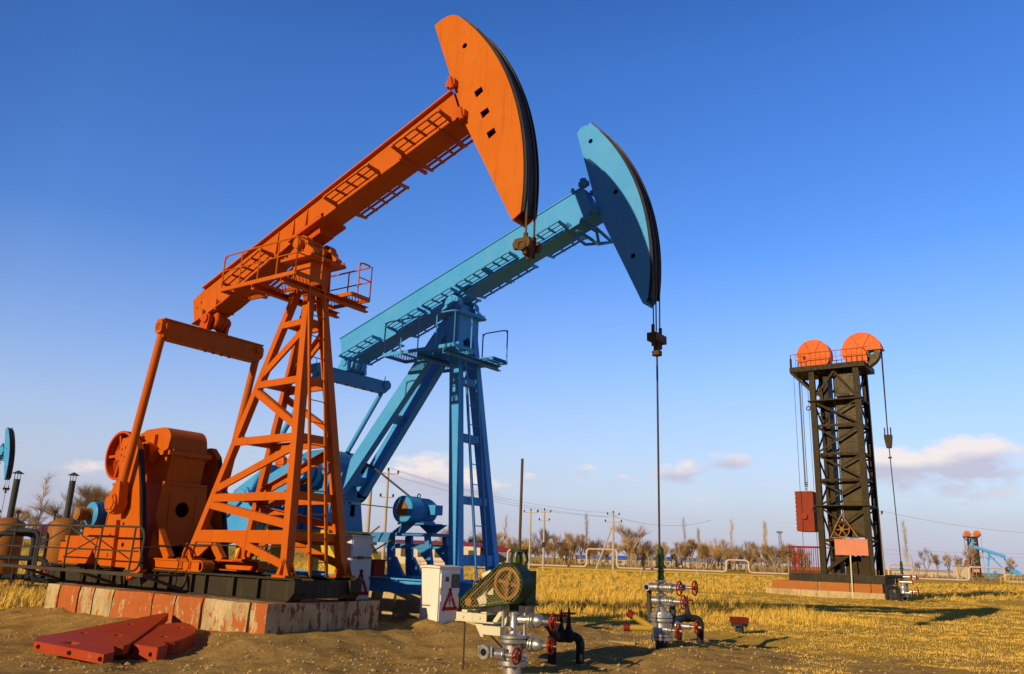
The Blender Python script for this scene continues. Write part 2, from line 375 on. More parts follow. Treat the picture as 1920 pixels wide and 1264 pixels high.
def low_place(r):
    y = 11.2 + 34*(r.random()**1.6); x = r.uniform(-.66, .70)*(y+1)
    c = (y-19.5)*.055 + (x-3.)*.06; c = max(-.16, min(.5, c)) + noise.noise((x*.5, y*.5, 2.))*.45 + .45
    if c < .44 or not clear(x, y) or (x < 2.2 and y < 21): return None
    return (x, y, min(1., .5+(c-.44)*1.5))
straw_cols = ((.52,.32,.035), (.76,.49,.08), (.84,.60,.14), (.66,.41,.05))
grass('tall_dry_grass', 120000, tall_place, .24, .50, .007, straw_cols, 3)
grass('short_dry_grass', 110000, low_place, .03, .085, .005, low_cols, 4)
def side_place(r):                     # weeds at the left behind the tanks
    y = r.uniform(19, 60); x = -r.uniform(.48, .70)*y
    return (x, y, .7) if clear(x, y) else None
grass('rough_weeds', 14000, side_place, .25, .5, .008, straw_cols, 5)

def litter_place(r):
    y = 11.2 + 12*(r.random()**1.3); x = r.uniform(-.66, .66)*(y+1)
    if not clear(x, y) or noise.noise((x*.8, y*.8, 12.)) < -.05: return None
    return (x, y, 1.)
grass('straw_litter', 15000, litter_place, .010, .03, .004, low_cols, 6)
# loose stones
rnd = random.Random(11); vs = []; fs = []
for _ in range(6500):
    y = 11 + 12*rnd.random()**1.5; x = rnd.uniform(-.66, .66)*y
    if not clear(x, y): continue
    r_ = .007 + .042*rnd.random()**4; z = ground_z(x, y); i = len(vs)
    for a, bb, c in ((1,0,0),(-1,0,0),(0,1,0),(0,-1,0),(0,0,1),(0,0,-.4)):
        vs.append((x+a*r_*rnd.uniform(.6,1.3), y+bb*r_*rnd.uniform(.6,1.3), z+c*r_*.7*rnd.uniform(.6,1.2)))
    fs += [(i, i+2, i+4), (i+2, i+1, i+4), (i+1, i+3, i+4), (i+3, i, i+4), (i+2, i, i+5), (i+1, i+2, i+5), (i+3, i+1, i+5), (i, i+3, i+5)]
me = bpy.data.meshes.new('gravel'); me.from_pydata(vs, [], fs); me.materials.append(M['stone']); o = bpy.data.objects.new('gravel', me); COL.objects.link(o); o['kind'] = 'stuff'
# ------------------------------------------------------------------ pumpjacks
def wheel(g, c, axis, RR, wid, hub, spokes, a0=0., th=.05):
    """spoked wheel: flat rim of given width, hub and spokes"""
    g.lathe([(RR, -wid/2), (RR, wid/2), (RR-th, wid/2), (RR-th, -wid/2), (RR, -wid/2)], c, axis, 36)
    g.lathe([(hub, -wid*.6), (hub, wid*.6)], c, axis, 14)
    ax = g.c(*axis).normalized(); a = ax.orthogonal().normalized(); b = ax.cross(a); o = g.c(*c)
    for k in range(spokes):
        t = a0 + 2*math.pi*k/spokes; d = a*math.cos(t) + b*math.sin(t)
        g.bar(o + d*hub*.8, o + d*(RR-th*.5), wid*.35, th*1.1, ax, conv=False)

def handwheel(name, parent, base, c, axis, RR, r=.014, stem=.1, conv=sz, rim_n=22, mat=None):
    g = G(conv); g.torus(c, axis, RR, r, rim_n, 6); ax = g.c(*axis).normalized(); o = g.c(*c); a = ax.orthogonal().normalized(); b = ax.cross(a)
    for k in range(3):
        t = .4 + k*2*math.pi/3; d = a*math.cos(t)+b*math.sin(t); g.tube([o, o+d*RR], r*.8, 5, conv=False)
    g.cyl(o-ax*.035, o+ax*.035, r*2.4, 10, conv=False)
    return g.build(name, mat or M['valve_red'], parent, base)

def beam_strip(g, poly, w, t):
    for p, q in zip(poly, poly[1:]):
        g.bar((p[0], 0, p[1]), (q[0], 0, q[1]), w, t, (0,1,0))

def make_head(root, base, piv, RR, a0, a1, tip, back, bottom, half, windows, holes, mat, trackmat):
    edge = arc(piv[0], piv[1], RR, a0, a1, 26)
    poly = tip + edge + bottom + back
    cut = [[(c[0]+x*math.cos(t)-y*math.sin(t), c[1]+x*math.sin(t)+y*math.cos(t)) for x, y in ((-.085,-.075),(.085,-.06),(.085,.06),(-.085,.075))] for c in windows for t in [.42]]
    cut += [circ(c[0], c[1], .055, 14) for c in holes]
    g = G(sz)
    g.prism(poly, half-.02, half, cut); g.prism(poly, -half, -half+.02, cut)
    bk = back + [tip[0]]; bk = [bottom[-1]] + bk
    for p, q in zip(bk, bk[1:]): g.bar((p[0]+.02, 0, p[1]), (q[0]+.02, 0, q[1]), 2*half-.045, .025, (0,1,0))
    for p, q in zip(bottom, bottom[1:]): g.bar((p[0], 0, p[1]+.02), (q[0], 0, q[1]+.02), 2*half-.045, .025, (0,1,0))
    for p, q in zip(tip, tip[1:]): g.bar((p[0], 0, p[1]-.03), (q[0], 0, q[1]-.03), 2*half-.045, .025, (0,1,0))
    h = g.build('horsehead', mat, root, base)
    g = G(sz)
    g.prism(arc(piv[0], piv[1], RR+.018, a0-4, a1+.3, 30) + arc(piv[0], piv[1], RR-.05, a1+.3, a0-4, 30), -half-.02, half-.024)
    for o in (-half-.02, half-.024-.02):         # raised lips that keep the ropes on the track
        g.prism(arc(piv[0], piv[1], RR+.05, a0-7, a1+.3, 30) + arc(piv[0], piv[1], RR+.015, a1+.3, a0-7, 30), o, o+.02)
    g.build('arc_track', trackmat, h, base)
    return h

def add_step(root, base, s0, s1, bot, mat, side):
    """foot board of angle bars bolted to the beam's side"""
    g = G(sz); k = 1 if side > 0 else -1
    for o, dz in ((.27, 0), (.42, .0), (.56, .0)):
        g.bar((s0, k*o, bot(s0)+.1+dz), (s1, k*o, bot(s1)+.1+dz), .035, .035)
    n = max(3, int((s1-s0)/.26))
    for i in range(n+1):
        s = s0+(s1-s0)*i/n; g.bar((s, k*.25, bot(s)+.085), (s, k*.58, bot(s)+.085), .045, .03, (1,0,0))
    for s in (s0, s1): g.bar((s, k*.2, bot(s)+.04), (s, k*.58, bot(s)+.085), .05, .05, (1,0,0))
    return g.build('foot_step', mat, root, base)

def platform(root, base, s0, s1, o0, o1, z, mat, mesh, rail_h, sides, posts, mid=True):
    """mesh deck in an angle frame with a pipe guard rail"""
    g = G(sz); t = .06
    for a, b in (((s0,o0,z),(s1,o0,z)), ((s0,o1,z),(s1,o1,z)), ((s0,o0,z),(s0,o1,z)), ((s1,o0,z),(s1,o1,z))): g.bar(a, b, .035, t*1.3, (0,0,1) if False else (0,1,0) if a[0]!=b[0] else (1,0,0))
    for k in range(1, 4):
        s = s0+(s1-s0)*k/4; g.bar((s,o0,z-.01), (s,o1,z-.01), .03, .04, (1,0,0))
    pf = g.build('platform', mat, root, base)
    b = V(base)
    sheet('deck', [sz(s0,o0,z+.02)-0*b, sz(s1,o0,z+.02), sz(s1,o1,z+.02), sz(s0,o1,z+.02)], mesh, pf, [(s0,o0),(s1,o0),(s1,o1),(s0,o1)], base)
    g = G(sz)
    for path in sides:
        pts = [(s, o, z) for s, o in path]
        g.tube(bend([pts[0]] + [(s, o, z+rail_h) for s, o, _ in pts] + [pts[-1]], .12, 4), .017, 6)
        if mid: g.tube([(s, o, z+rail_h*.55) for s, o, _ in pts], .014, 6)
        for (s_a, o_a, _), (s_b, o_b, _) in zip(pts, pts[1:]):
            L = math.hypot(s_b-s_a, o_b-o_a); n = max(1, round(L/posts))
            for i in range(0, n+1):
                f = i/n; g.tube([(s_a+(s_b-s_a)*f, o_a+(o_b-o_a)*f, z), (s_a+(s_b-s_a)*f, o_a+(o_b-o_a)*f, z+rail_h)], .014, 6)
    g.build('guard_rail', mat, pf, base)
    return pf

def ladder(root, base, a, b, w, n, mat, rail=.045, side=(0,1,0)):
    g = G(sz); A, B = V(a), V(b); S = V(side)
    for k in (-1, 1): g.bar(tuple(A+S*k*w/2), tuple(B+S*k*w/2), rail, rail)
    for i in range(n):
        p = A+(B-A)*(i+.6)/n; g.tube([tuple(p-S*w/2), tuple(p+S*w/2)], .011, 6)
    return g.build('ladder', mat, root, base)

def skid(root, base, s0, s1, hw, z0, z1, mat, stiff, ends=True):
    g = G(sz)
    for k in (-1, 1):
        a, b = sorted((k*hw, k*(hw-.17)))
        g.prism([(s0, z1-.03), (s1, z1-.03), (s1, z1), (s0, z1)], a, b)
        g.prism([(s0, z0), (s1-.14, z0), (s1-.14, z0+.03), (s0, z0+.03)], a, b)
        c = k*(hw-.085); g.prism([(s0+.002, z0+.03), (s1-.14, z0+.03), (s1-.002, z0+.17), (s1-.002, z1-.03), (s0+.002, z1-.03)], c-.01, c+.01)
        for s in stiff: g.box((s, c+.01 if k > 0 else k*hw+.004, z0+.03), (s+.03, k*hw-.004 if k > 0 else c-.01, z1-.03))
    for s in (s1-.10, s0+.02, -8.0, -6.4, -10.2):
        g.box((s, -hw+.1, z0+.06), (s+.04, hw-.1, z1-.035))
    # closed nose boxes at the front corners
    for k in (-1, 1):
        a, b = sorted((k*(hw-.02), k*(hw-.30))); g.prism([(s1-.14, z0+.012), (s1+.01, z0+.16), (s1+.01, z1-.034), (s1-.14, z1-.034)], a, b)
    return g.build('skid', mat, root, base)

def bearing_block(g, c, axis_w, r, foot_w, foot_h):
    """plummer block: round housing on a flared foot, axis along o"""
    s, o, z = c
    prof = [(s-foot_w/2, z-foot_h), (s+foot_w/2, z-foot_h), (s+foot_w/2, z-foot_h+.05), (s+r*.95, z-.02)] + arc(s, z, r, 0, 180, 12) + [(s-r*.95, z-.02), (s-foot_w/2, z-foot_h+.05)]
    g.prism(prof, o-axis_w/2, o+axis_w/2)
    g.cyl((s, o-axis_w/2-.03, z), (s, o+axis_w/2+.03, z), r*.62, 16)

# ---- orange pumpjack ------------------------------------------------
def make_orange():
    base = sz(-7.5, 0, .735)
    root = thing('pumpjack', 'large orange pumpjack with lattice tower and orange horsehead, nearest machine', 'pumpjack', wp(WO, uO, nO, -7.5, 0, .735), rzO)
    om, rm = M['orange'], M['orange_red']
    P = lambda name, g, mat=om, parent=None: g.build(name, mat, parent or root, base)
    piv = (-5.08, 7.549); RR = 5.117
    sk = skid(root, base, -11.8, -3.83, .79, .735, 1.12, M['black_skid'], [-11.2, -10.3, -9.75, -9.2, -8.75, -7.75, -7.3, -6.6, -6.2, -5.4, -4.75])
    # tower
    A0, A1 = (-4.20, .65, 1.13), (-4.925, .16, 6.35); B0, B1 = (-6.98, .61, 1.33), (-5.30, .16, 6.40)
    def leg_pt(k, far, z):
        a, b = (A0, A1) if k == 'A' else (B0, B1); f = (z-a[2])/(b[2]-a[2]); return (a[0]+(b[0]-a[0])*f, (a[1]+(b[1]-a[1])*f)*(-1 if far else 1), z)
    for far in (0, 1):
        for k, w, h in (('A', .165, .155), ('B', .13, .13)):
            a = leg_pt(k, far, 1.13 if k == 'A' else 1.33); b = leg_pt(k, far, 6.5)
            g = G(sz); g.bar(a, b, w, h, (0,1,0))
            lg = P('leg', g)
            g = G(sz); z0 = a[2]
            g.box((a[0]-.17, a[1]-.16, z0-.008), (a[0]+.17, a[1]+.16, z0+.03))
            for q in (-1, 1): g.prism([(a[0]+q*.07, z0+.03), (a[0]+q*.16, z0+.03), (a[0]+q*.045, z0+.26)], a[1]-.085, a[1]-.065); g.prism([(a[0]+q*.07, z0+.03), (a[0]+q*.16, z0+.03), (a[0]+q*.045, z0+.26)], a[1]+.065, a[1]+.085)
            for q in (-1, 1): g.hexa([(a[0]-.01, a[1]+q*.09, z0+.03), (a[0]+.01, a[1]+q*.09, z0+.03), (a[0]+.01, a[1]+q*.16, z0+.03), (a[0]-.01, a[1]+q*.16, z0+.03), (a[0]-.01, a[1]+q*.085, z0+.3), (a[0]+.01, a[1]+q*.085, z0+.3), (a[0]+.01, a[1]+q*.10, z0+.28), (a[0]-.01, a[1]+q*.10, z0+.28)])
            for q in (-.13, .13): g.cyl((a[0]+q, a[1], z0+.03), (a[0]+q, a[1], z0+.075), .022, 6)
            g.build('foot_plate', om, lg, base)
    lev = [1.78, 2.48, 3.53, 4.62, 5.78]
    sh = lambda p, far, d: (p[0], p[1]+(-d if far else d), p[2])
    for far in (0, 1):
        g = G(sz)
        for i, z in enumerate(lev):
            h = (.21, .14, .14, .13, .12)[i]
            a, b = leg_pt('A', far, z), leg_pt('B', far, z-.02); g.bar(sh(a, far, .04), sh(b, far, .04), .06, h)
            g.bar(sh((a[0], a[1], z+h/2), far, -.02), sh((b[0], b[1], z+h/2-.02), far, -.02), .13, .014)
        for z0, k0, z1, k1 in ((5.62, 'A', 4.78, 'B'), (4.48, 'B', 3.72, 'A'), (3.36, 'A', 2.62, 'B'), (2.34, 'B', 1.98, 'A')):
            g.bar(sh(leg_pt(k0, far, z0), far, .035), sh(leg_pt(k1, far, z1), far, .035), .05, .13)
            g.bar(sh(leg_pt(k0, far, z0+.07), far, -.02), sh(leg_pt(k1, far, z1+.07), far, -.02), .11, .012)
        m = leg_pt('A', far, 1.78); n_ = leg_pt('B', far, 1.78)
        f = lambda t, z: (m[0]+(n_[0]-m[0])*t, m[1]+(n_[1]-m[1])*t + (.035 if not far else -.035), z)
        g.bar(f(.58, 1.74), (A0[0]-.05, (A0[1]+.03)*(-1 if far else 1), 1.32), .05, .13)
        o_ = n_[1]; g.prism([(n_[0]-.10, 1.40), (n_[0]+.12, 1.40), (n_[0]+.55, 1.68), (n_[0]+.05, 1.68)], *sorted((o_+(.012 if not far else -.012), o_+(.045 if not far else -.045))))
        P('side_bracing', g)
    for i, z in enumerate(lev):
        for k in 'AB':
            g = G(sz); a, b = leg_pt(k, 0, z+.02), leg_pt(k, 1, z+.02); e = -.04 if k == 'A' else .04
            g.bar((a[0]+e, a[1], a[2]), (b[0]+e, b[1], b[2]), .06, .14 if k == 'A' else .12, (1,0,0)); g.bar((a[0]+e*2, a[1], a[2]+.066), (b[0]+e*2, b[1], b[2]+.066), .12, .012, (1,0,0))
            P('cross_brace', g)
    # tower head: boxed column with arched cut-outs under the bearing plate
    g = G(sz)
    archs = [(-5.24, 6.30), (-5.24, 6.48)] + [(x, z) for x, z in arc(-5.13, 6.48, .11, 180, 0, 8)][1:] + [(-5.0, 6.30)]
    out = [(-5.42, 6.30), (-5.25, 6.30)] + archs[1:-1] + [(-5.01, 6.30), (-4.82, 6.30), (-4.86, 7.02), (-5.34, 7.02), (-5.37, 6.6)]
    for k in (-1, 1): g.prism(out, *sorted((k*.27, k*.245)))
    fr = [(-.244, 6.30), (-.10, 6.30)] + [(x, z) for x, z in arc(0, 6.52, .095, 180, 0, 8)] + [(.10, 6.30), (.244, 6.30), (.244, 7.02), (-.244, 7.02)]
    g.prism(fr, -4.885, -4.86, plane='oz'); g.prism(fr, -5.34, -5.315, plane='oz')
    P('tower_head', g)
    g = G(sz); g.box((-5.52, -.46, 7.02), (-4.64, .46, 7.075)); g.box((-5.36, -.40, 7.075), (-4.78, .40, 7.12))
    for s in (-5.44, -4.66):
        for o in (-.4, .4): g.cyl((s, o, 7.075), (s, o, 7.13), .03, 6)
    P('bearing_plate', g)
    g = G(sz)
    for o in (-.30, .30): bearing_block(g, (-5.05, o, 7.33), .16, .19, .72, .21)
    g.cyl((-5.05, -.5, 7.33), (-5.05, .5, 7.33), .11, 18)
    for o in (.4, -.4):
        for k in range(6): g.cyl((-5.05+.15*math.cos(k*1.047), o*.97, 7.33+.15*math.sin(k*1.047)), (-5.05+.15*math.cos(k*1.047), o*1.03, 7.33+.15*math.sin(k*1.047)), .017, 6)
    P('centre_bearing', g)
    g = G(sz)
    g.bar((-5.55, 0, 7.53), (-4.62, 0, 7.86), .66, .07); g.bar((-5.35, 0, 7.48), (-4.80, 0, 7.68), .36, .16)
    for s, z in ((-5.5, 7.5), (-4.72, 7.78)):
        for o in (-.29, .29): g.cyl((s, o, z), (s-.04, o, z+.11), .03, 6)
    P('saddle', g, rm)
    # walking beam
    top = lambda s: 9.64+.393*(s+1.68); bot = lambda s: 9.08+.364*(s+1.36) if s > -5.2 else (7.69+.46*(s+5.15) if s > -7.5 else 6.60+.34*(s+7.5))
    low = [(-8.56, 6.23), (-7.57, 6.575), (-6.66, 7.0), (-5.84, 7.37), (-5.1, 7.72), (-1.36, 9.08)]
    sp = low + [(-1.585, 9.677), (-8.35, 7.02), (-8.74, 6.80)]
    g = G(sz)
    g.prism(sp, -.17, .17, [circ(-4.78, 7.98, .045, 12)])
    hi = [(-8.35, 7.02), (-1.59, 9.675)]
    beam_strip(g, hi, .50, .03); beam_strip(g, low, .50, .03)
    for s in (-5.18, -5.55, -6.0):
        for k in (-1, 1):
            z0, z1 = bot(s)+.012, top(s)-.02; g.hexa([(s-.008, k*.17, z0), (s+.008, k*.17, z0), (s+.008, k*.245, z0), (s-.008, k*.245, z0), (s-.008-.04, k*.17, z1), (s+.008-.04, k*.17, z1), (s+.008-.04, k*.18, z1), (s-.008-.04, k*.18, z1)])
    for s, z in ((-8.55, 6.62), (-8.42, 6.72), (-7.75, 6.64), (-8.25, 6.42)): g.cyl((s, -.19, z), (s, .19, z), .03, 8)
    bm = P('walking_beam', g)
    for s0, s1 in ((-7.18, -6.05), (-4.31, -3.22), (-2.62, -1.55)):
        for k in (1, -1): add_step(bm, base, s0, s1, bot, om, k)
    # angle brackets hanging from the lower flange, lifting lug
    g = G(sz)
    for s in (-2.62, -1.75): g = G(sz); g.bar((s, -.40, bot(s)-.045), (s, .34, bot(s)-.045), .06, .06, (1,0,0)); g.build('hanger_bracket', rm, bm, base)
    g = G(sz)
    g.torus((-1.95, .05, top(-1.95)+.09), (0,1,0), .06, .02, 12, 5); g.torus((-1.78, .05, top(-1.78)+.09), (0,1,0), .06, .02, 12, 5)
    g.bar((-2.05, .05, top(-2.05)+.03), (-1.7, .05, top(-1.7)+.03), .12, .03)
    g.build('lug_bracket', rm, bm, base)
    # horsehead
    tip = [(-2.13, 11.27), (-1.98, 11.335), (-1.83, 11.36), (-1.69, 11.335)]
    hd = make_head(root, base, piv, RR, 46.6, -6.6, tip, [(-1.23, 8.89)], [(-.16, 6.86)], .19, [(-.98, 9.48), (-.82, 9.02), (-.66, 8.58)], [(-1.36, 10.55)], M['orange_head'], M['dark_track'])
    g = G(sz)
    for s, z in ((-1.55, 9.80), (-1.28, 9.10)):
        for k in (-1, 1):
            g.cbox((s-.02, k*.24, z), (.20, .10, .13)); g.cyl((s+.04, k*.30, z-.14), (s-.02, k*.30, z+.10), .045, 10)
    g.build('hinge_pin', M['orange_red'], hd, base)
    # bridle
    g = G(sz); s_r = piv[0]+RR+.03
    for o in (-.13, .11):
        g.tube([(x, o, z) for x, z in arc(piv[0], piv[1], RR+.03, 46, 0, 26)] + [(s_r, o, 7.2), (s_r, o, 6.5)], .018, 6)
    br = P('wire_bridle', g, M['rope'])
    g = G(sz)
    g.prism([(-.13, 6.36), (.16, 6.36), (.19, 6.44), (.16, 6.53), (-.10, 6.53), (-.15, 6.45)], -.19, -.10); g.prism([(-.13, 6.36), (.16, 6.36), (.19, 6.44), (.16, 6.53), (-.10, 6.53), (-.15, 6.45)], .09, .17)
    g.cbox((.03, -.01, 6.42), (.17, .24, .13)); g.cyl((.05, -.01, 6.28), (.05, -.01, 6.36), .07, 12); g.cyl((.05, -.01, 6.20), (.05, -.01, 6.28), .04, 10)
    for o in (-.13, .11): g.cyl((s_r, o, 6.46), (s_r, o, 6.62), .04, 10); g.cyl((s_r, o, 6.26), (s_r, o, 6.36), .03, 8)
    g.torus((.03, .17, 6.40), (0,1,0), .07, .025, 14, 6)
    g.build('carrier_bar', M['brown_rod'], br, base)
    # tail bearing, equaliser, pitmans
    g = G(sz)
    for k in (-1, 1):
        g.prism([(-8.24, 6.02), (-7.94, 6.02), (-7.94, 6.08)] + arc(-8.03, 6.27, .13, -20, 160, 8) + [(-8.24, 6.08)], *sorted((k*.27, k*.20)))
        g.cyl((-8.03, k*.31, 6.27), (-8.03, k*.14, 6.27), .10, 14)
    g.cyl((-8.03, -.13, 6.29), (-8.03, .13, 6.29), .20, 22); g.torus((-8.03, .10, 6.29), (0,1,0), .20, .035, 22, 6); g.torus((-8.03, -.10, 6.29), (0,1,0), .20, .035, 22, 6)
    g.bar((-8.35, 0, 6.33+.0), (-7.72, 0, 6.55), .42, .07)
    for s, z in ((-8.25, 6.40), (-7.8, 6.56)):
        for o in (-.22, .22): g.cyl((s, o, z-.12), (s, o, z+.12), .028, 8)
    P('tail_bearing', g, rm)
    g = G(sz)
    so, zo = -8.08, 5.83
    g.box((so-.10, -1.20, zo-.20), (so+.10, 1.20, zo+.16)); g.box((so-.14, -1.24, zo+.16), (so+.14, 1.24, zo+.19)); g.box((so-.12, -1.1, zo-.225), (so+.12, 1.1, zo-.20))
    for k in (-1, 1): g.cyl((so, k*1.27, zo+.06), (so, k*1.02, zo+.06), .12, 14); g.cyl((so-.16, k*1.12, zo+.04), (so+.16, k*1.12, zo+.04), .07, 12)
    for o in (-.45, -.25, -.05, .15): g.cyl((so+.02, o, zo-.27), (so+.02, o, zo-.22), .03, 6)
    P('equaliser_beam', g)
    pin = (-8.78, 2.34)
    for k in (-1, 1):
        g = G(sz); oo = 1.17*k; g.tube([(so, oo, zo-.12), (pin[0]+.09, oo, pin[1]+.3)], .083, 16, r2=.083)
        g.cyl((so, oo-.1, zo-.02), (so, oo+.1, zo-.02), .12, 14)
        pm = P('pitman_arm', g)
        g = G(sz); g.prism([(pin[0]-.06, pin[1]-.22), (pin[0]+.10, pin[1]-.20), (pin[0]+.22, pin[1])] + [(pin[0]+.17, pin[1]+.42), (pin[0]+.03, pin[1]+.44)] + [(pin[0]-.21, pin[1]+.02)], oo-.09, oo+.09)
        g.cyl((pin[0], oo-.12, pin[1]), (pin[0], oo+.13, pin[1]), .19, 22); g.cyl((pin[0], oo+.13, pin[1]), (pin[0], oo+.15, pin[1]), .13, 18)
        for q in range(6): g.cyl((pin[0]+.15*math.cos(q*1.047), oo-.15, pin[1]+.15*math.sin(q*1.047)), (pin[0]+.15*math.cos(q*1.047), oo+.155, pin[1]+.15*math.sin(q*1.047)), .018, 6)
        g.build('crank_pin_bearing', om, pm, base)
    # cranks with weights
    shaft = (-9.02, 3.37)
    for k in (-1, 1):
        o0, o1 = sorted((k*.86, k*1.0))
        g = G(sz)
        cr = [(-9.22, 3.66), (-8.86, 3.68), (-8.63, 3.48), (-8.36, 2.73), (-7.90, 1.09), (-7.98, 1.05), (-8.30, .90), (-8.42, 1.13), (-9.0, 1.13), (-8.82, 2.2), (-9.05, 2.5), (-9.24, 3.3)]
        g.prism(cr, o0, o1, [circ(-8.62, 1.55, .05, 10), circ(-8.70, 1.95, .035, 10)])
        g.cyl((shaft[0], o0-.03, shaft[1]), (shaft[0], o1+.04, shaft[1]), .17, 22)
        for q in range(5): g.cyl((shaft[0]+.1*math.cos(q*1.257), o0-.05, shaft[1]+.1*math.sin(q*1.257)), (shaft[0]+.1*math.cos(q*1.257), o1+.06, shaft[1]+.1*math.sin(q*1.257)), .025, 6)
        c = P('crank', g)
        g = G(sz); n = 40
        g.bar((-8.335, k*.93, 2.70), (-7.89, k*.93, 1.12), .10, .03); g.bar((-8.60, k*.93, 3.42), (-8.335, k*.93, 2.70), .10, .03)
        for i in range(n):
            f = i/n; s = -8.335+.445*f; z = 2.70-1.58*f; g.bar((s+.025, k*.885, z), (s+.025, k*.975, z), .035, .02, (.96, 0, .27))
        g.build('weight_rack', M['dark_track'], c, base)
        g = G(sz)
        wt = [(-8.83, 2.02), (-8.78, 1.14), (-9.08, 1.14)] + [(x, z) for x, z in arc(-8.95, 1.72, .62, 250, 205, 6)] + [(-9.72, 1.16), (-10.62, 1.16), (-10.62, 1.65), (-9.92, 1.66)]
        g.prism(wt, *sorted((k*.80, k*1.08)))
        for s, z in ((-9.45, 1.50), (-8.98, 1.35), (-8.98, 1.72)): g.cyl((s, k*1.08, z), (s, k*1.10, z), .04, 10)
        g.build('counterweight', om, c, base)
    # gearbox
    g = G(sz)
    pf = [(-10.15, 2.80), (-8.42, 2.80), (-8.34, 3.36), (-10.25, 3.36)]; g.prism(pf, -.40, .40)
    g.box((-10.32, -.50, 3.36), (-8.27, .50, 3.45)); g.box((-10.22, -.50, 2.76), (-8.30, .50, 2.82))
    up = [(-10.2, 3.45), (-8.36, 3.45), (-8.38, 3.62)] + arc(-8.72, 3.62, .33, 5, 85, 6) + [(-9.3, 3.93), (-9.95, 3.72)]
    g.prism(up, -.43, .43)
    for k in (-1, 1):
        for s in (-8.9, -9.4, -9.9): g.prism([(s-.02, 3.45), (s+.02, 3.45), (s+.02, 3.80), (s-.02, 3.80)], *sorted((k*.43, k*.50)))
        g.cyl((shaft[0], k*.42, 3.40), (shaft[0], k*.62, 3.40), .24, 20); g.cyl((shaft[0], k*.6, 3.40), (shaft[0], k*.88, 3.40), .13, 16)
        for q in range(8): g.cyl((shaft[0]+.2*math.cos(q*.785), k*.62, 3.40+.2*math.sin(q*.785)), (shaft[0]+.2*math.cos(q*.785), k*.645, 3.40+.2*math.sin(q*.785)), .018, 6)
        for i in range(7): g.cyl((-10.1+i*.28, k*.47, 3.33), (-10.1+i*.28, k*.47, 3.48), .02, 6)
    for i in range(5): g.cyl((-8.30, -.4+i*.2, 3.33), (-8.30, -.4+i*.2, 3.48), .02, 6)
    P('gearbox', g)
    g = G(sz)
    front = [(-.62, 1.14), (.62, 1.14), (.52, 2.76), (-.52, 2.76)]
    g.prism(front, -8.36, -8.33, [circ(0, 2.28, .155, 20), [(-.22, 1.22), (.22, 1.22), (.22, 1.38)] + arc(0, 1.38, .22, 0, 180, 8) [1:-1] + [(-.22, 1.38)]], plane='oz')
    g.prism(front, -10.12, -10.09, plane='oz')
    for k in (-1, 1):
        g.hexa([(-10.09, k*.61, 1.14), (-8.36, k*.61, 1.14), (-8.36, k*.58, 1.14), (-10.09, k*.58, 1.14), (-10.09, k*.51, 2.76), (-8.36, k*.51, 2.76), (-8.36, k*.48, 2.76), (-10.09, k*.48, 2.76)])
        g.hexa([(-8.33, k*.60, 1.33), (-7.72, k*.60, 1.33), (-7.90, k*.60, 1.33), (-8.33, k*.60, 1.9), (-8.33, k*.50, 1.33), (-7.72, k*.50, 1.33), (-7.90, k*.50, 1.33), (-8.33, k*.50, 1.9)]) if False else g.bar((-8.30, k*.56, 2.02), (-7.62, k*.60, 1.32), .12, .16)
    g.box((-8.33, -.30, 2.55), (-8.325, -.285, 2.0)); g.box((-8.33, .285, 2.55), (-8.325, .30, 2.22))
    for sgn in (-1, 1): g.box((-8.34, sgn*.30-.012, 2.02), (-8.318, sgn*.30+.012, 2.58))
    P('pedestal', g)
    for k in (-1, 1):
        g = G(sz); o = k*.62
        g.prism([(-8.6, 1.30), (-6.45, 1.30), (-6.45, 1.33), (-8.6, 1.33)], o-.13, o+.13); g.prism([(-8.6, 1.125), (-6.42, 1.125), (-6.42, 1.15), (-8.6, 1.15)], o-.13, o+.13); g.box((-8.6, o+.085 if k > 0 else o-.105, 1.15), (-6.5, o+.105 if k > 0 else o-.085, 1.30))
        g.prism([(x, z) for x, z in arc(-6.46, 1.215, .115, 90, -50, 6)] + [(x, z) for x, z in arc(-6.46, 1.215, .09, -50, 90, 6)], o-.13, o+.13)
        for s in (-6.75, -7.0): g.cyl((s, o+k*.12, 1.10), (s, o+k*.12, 1.40), .016, 6)
        g.box((-7.12, o-.15, 1.332), (-6.66, o+.15, 1.36))
        P('channel_rail', g)
    g = G(sz); wheel(g, (-9.66, .70, 3.36), (0,1,0), .52, .15, .12, 5, .5)
    P('belt_wheel', g, M['orange_red'])
    # motor
    g = G(sz); c = (-10.95, 0, 2.16)
    g.box((-11.45, -.75, 1.124), (-10.40, .75, 1.60)); g.box((-11.5, -.6, 1.6), (-10.4, .65, 1.70))
    for o in (-.3, .3): g.box((-11.28, o-.08, 1.70), (-10.62, o+.08, 1.88))
    P('motor_base', g)
    g = G(sz)
    g.lathe([(.20, 0), (.27, .04), (.27, .10), (.255, .12), (.255, .86), (.27, .88), (.27, 1.0), (.22, 1.06)], (c[0], .50, c[2]), (0,-1,0), 26)
    for i in range(36):
        t = 2*math.pi*i/36; x, z = c[0]+.265*math.cos(t), c[2]+.265*math.sin(t); g.bar((x, .36, z), (x, -.34, z), .012, .03, (math.cos(t+1.57), 0, math.sin(t+1.57)))
    g.cbox((c[0]+.28, -.05, c[2]+.02), (.14, .28, .22)); g.torus((c[0], .1, c[2]+.33), (0,1,0), .05, .014, 12, 5)
    mo = P('motor', g, M['motor_blue'])
    g = G(sz); g.lathe([(.13, .52), (.13, .78), (.09, .79), (.09, .80)], (c[0], 0, c[2]), (0,1,0), 18); g.lathe([(.15, .50), (.15, .53)], (c[0], 0, c[2]), (0,1,0), 18)
    for q in range(6): g.torus((c[0], .55+q*.04, c[2]), (0,1,0), .128, .008, 18, 4)
    g.build('pulley', M['rust_iron'], mo, base)
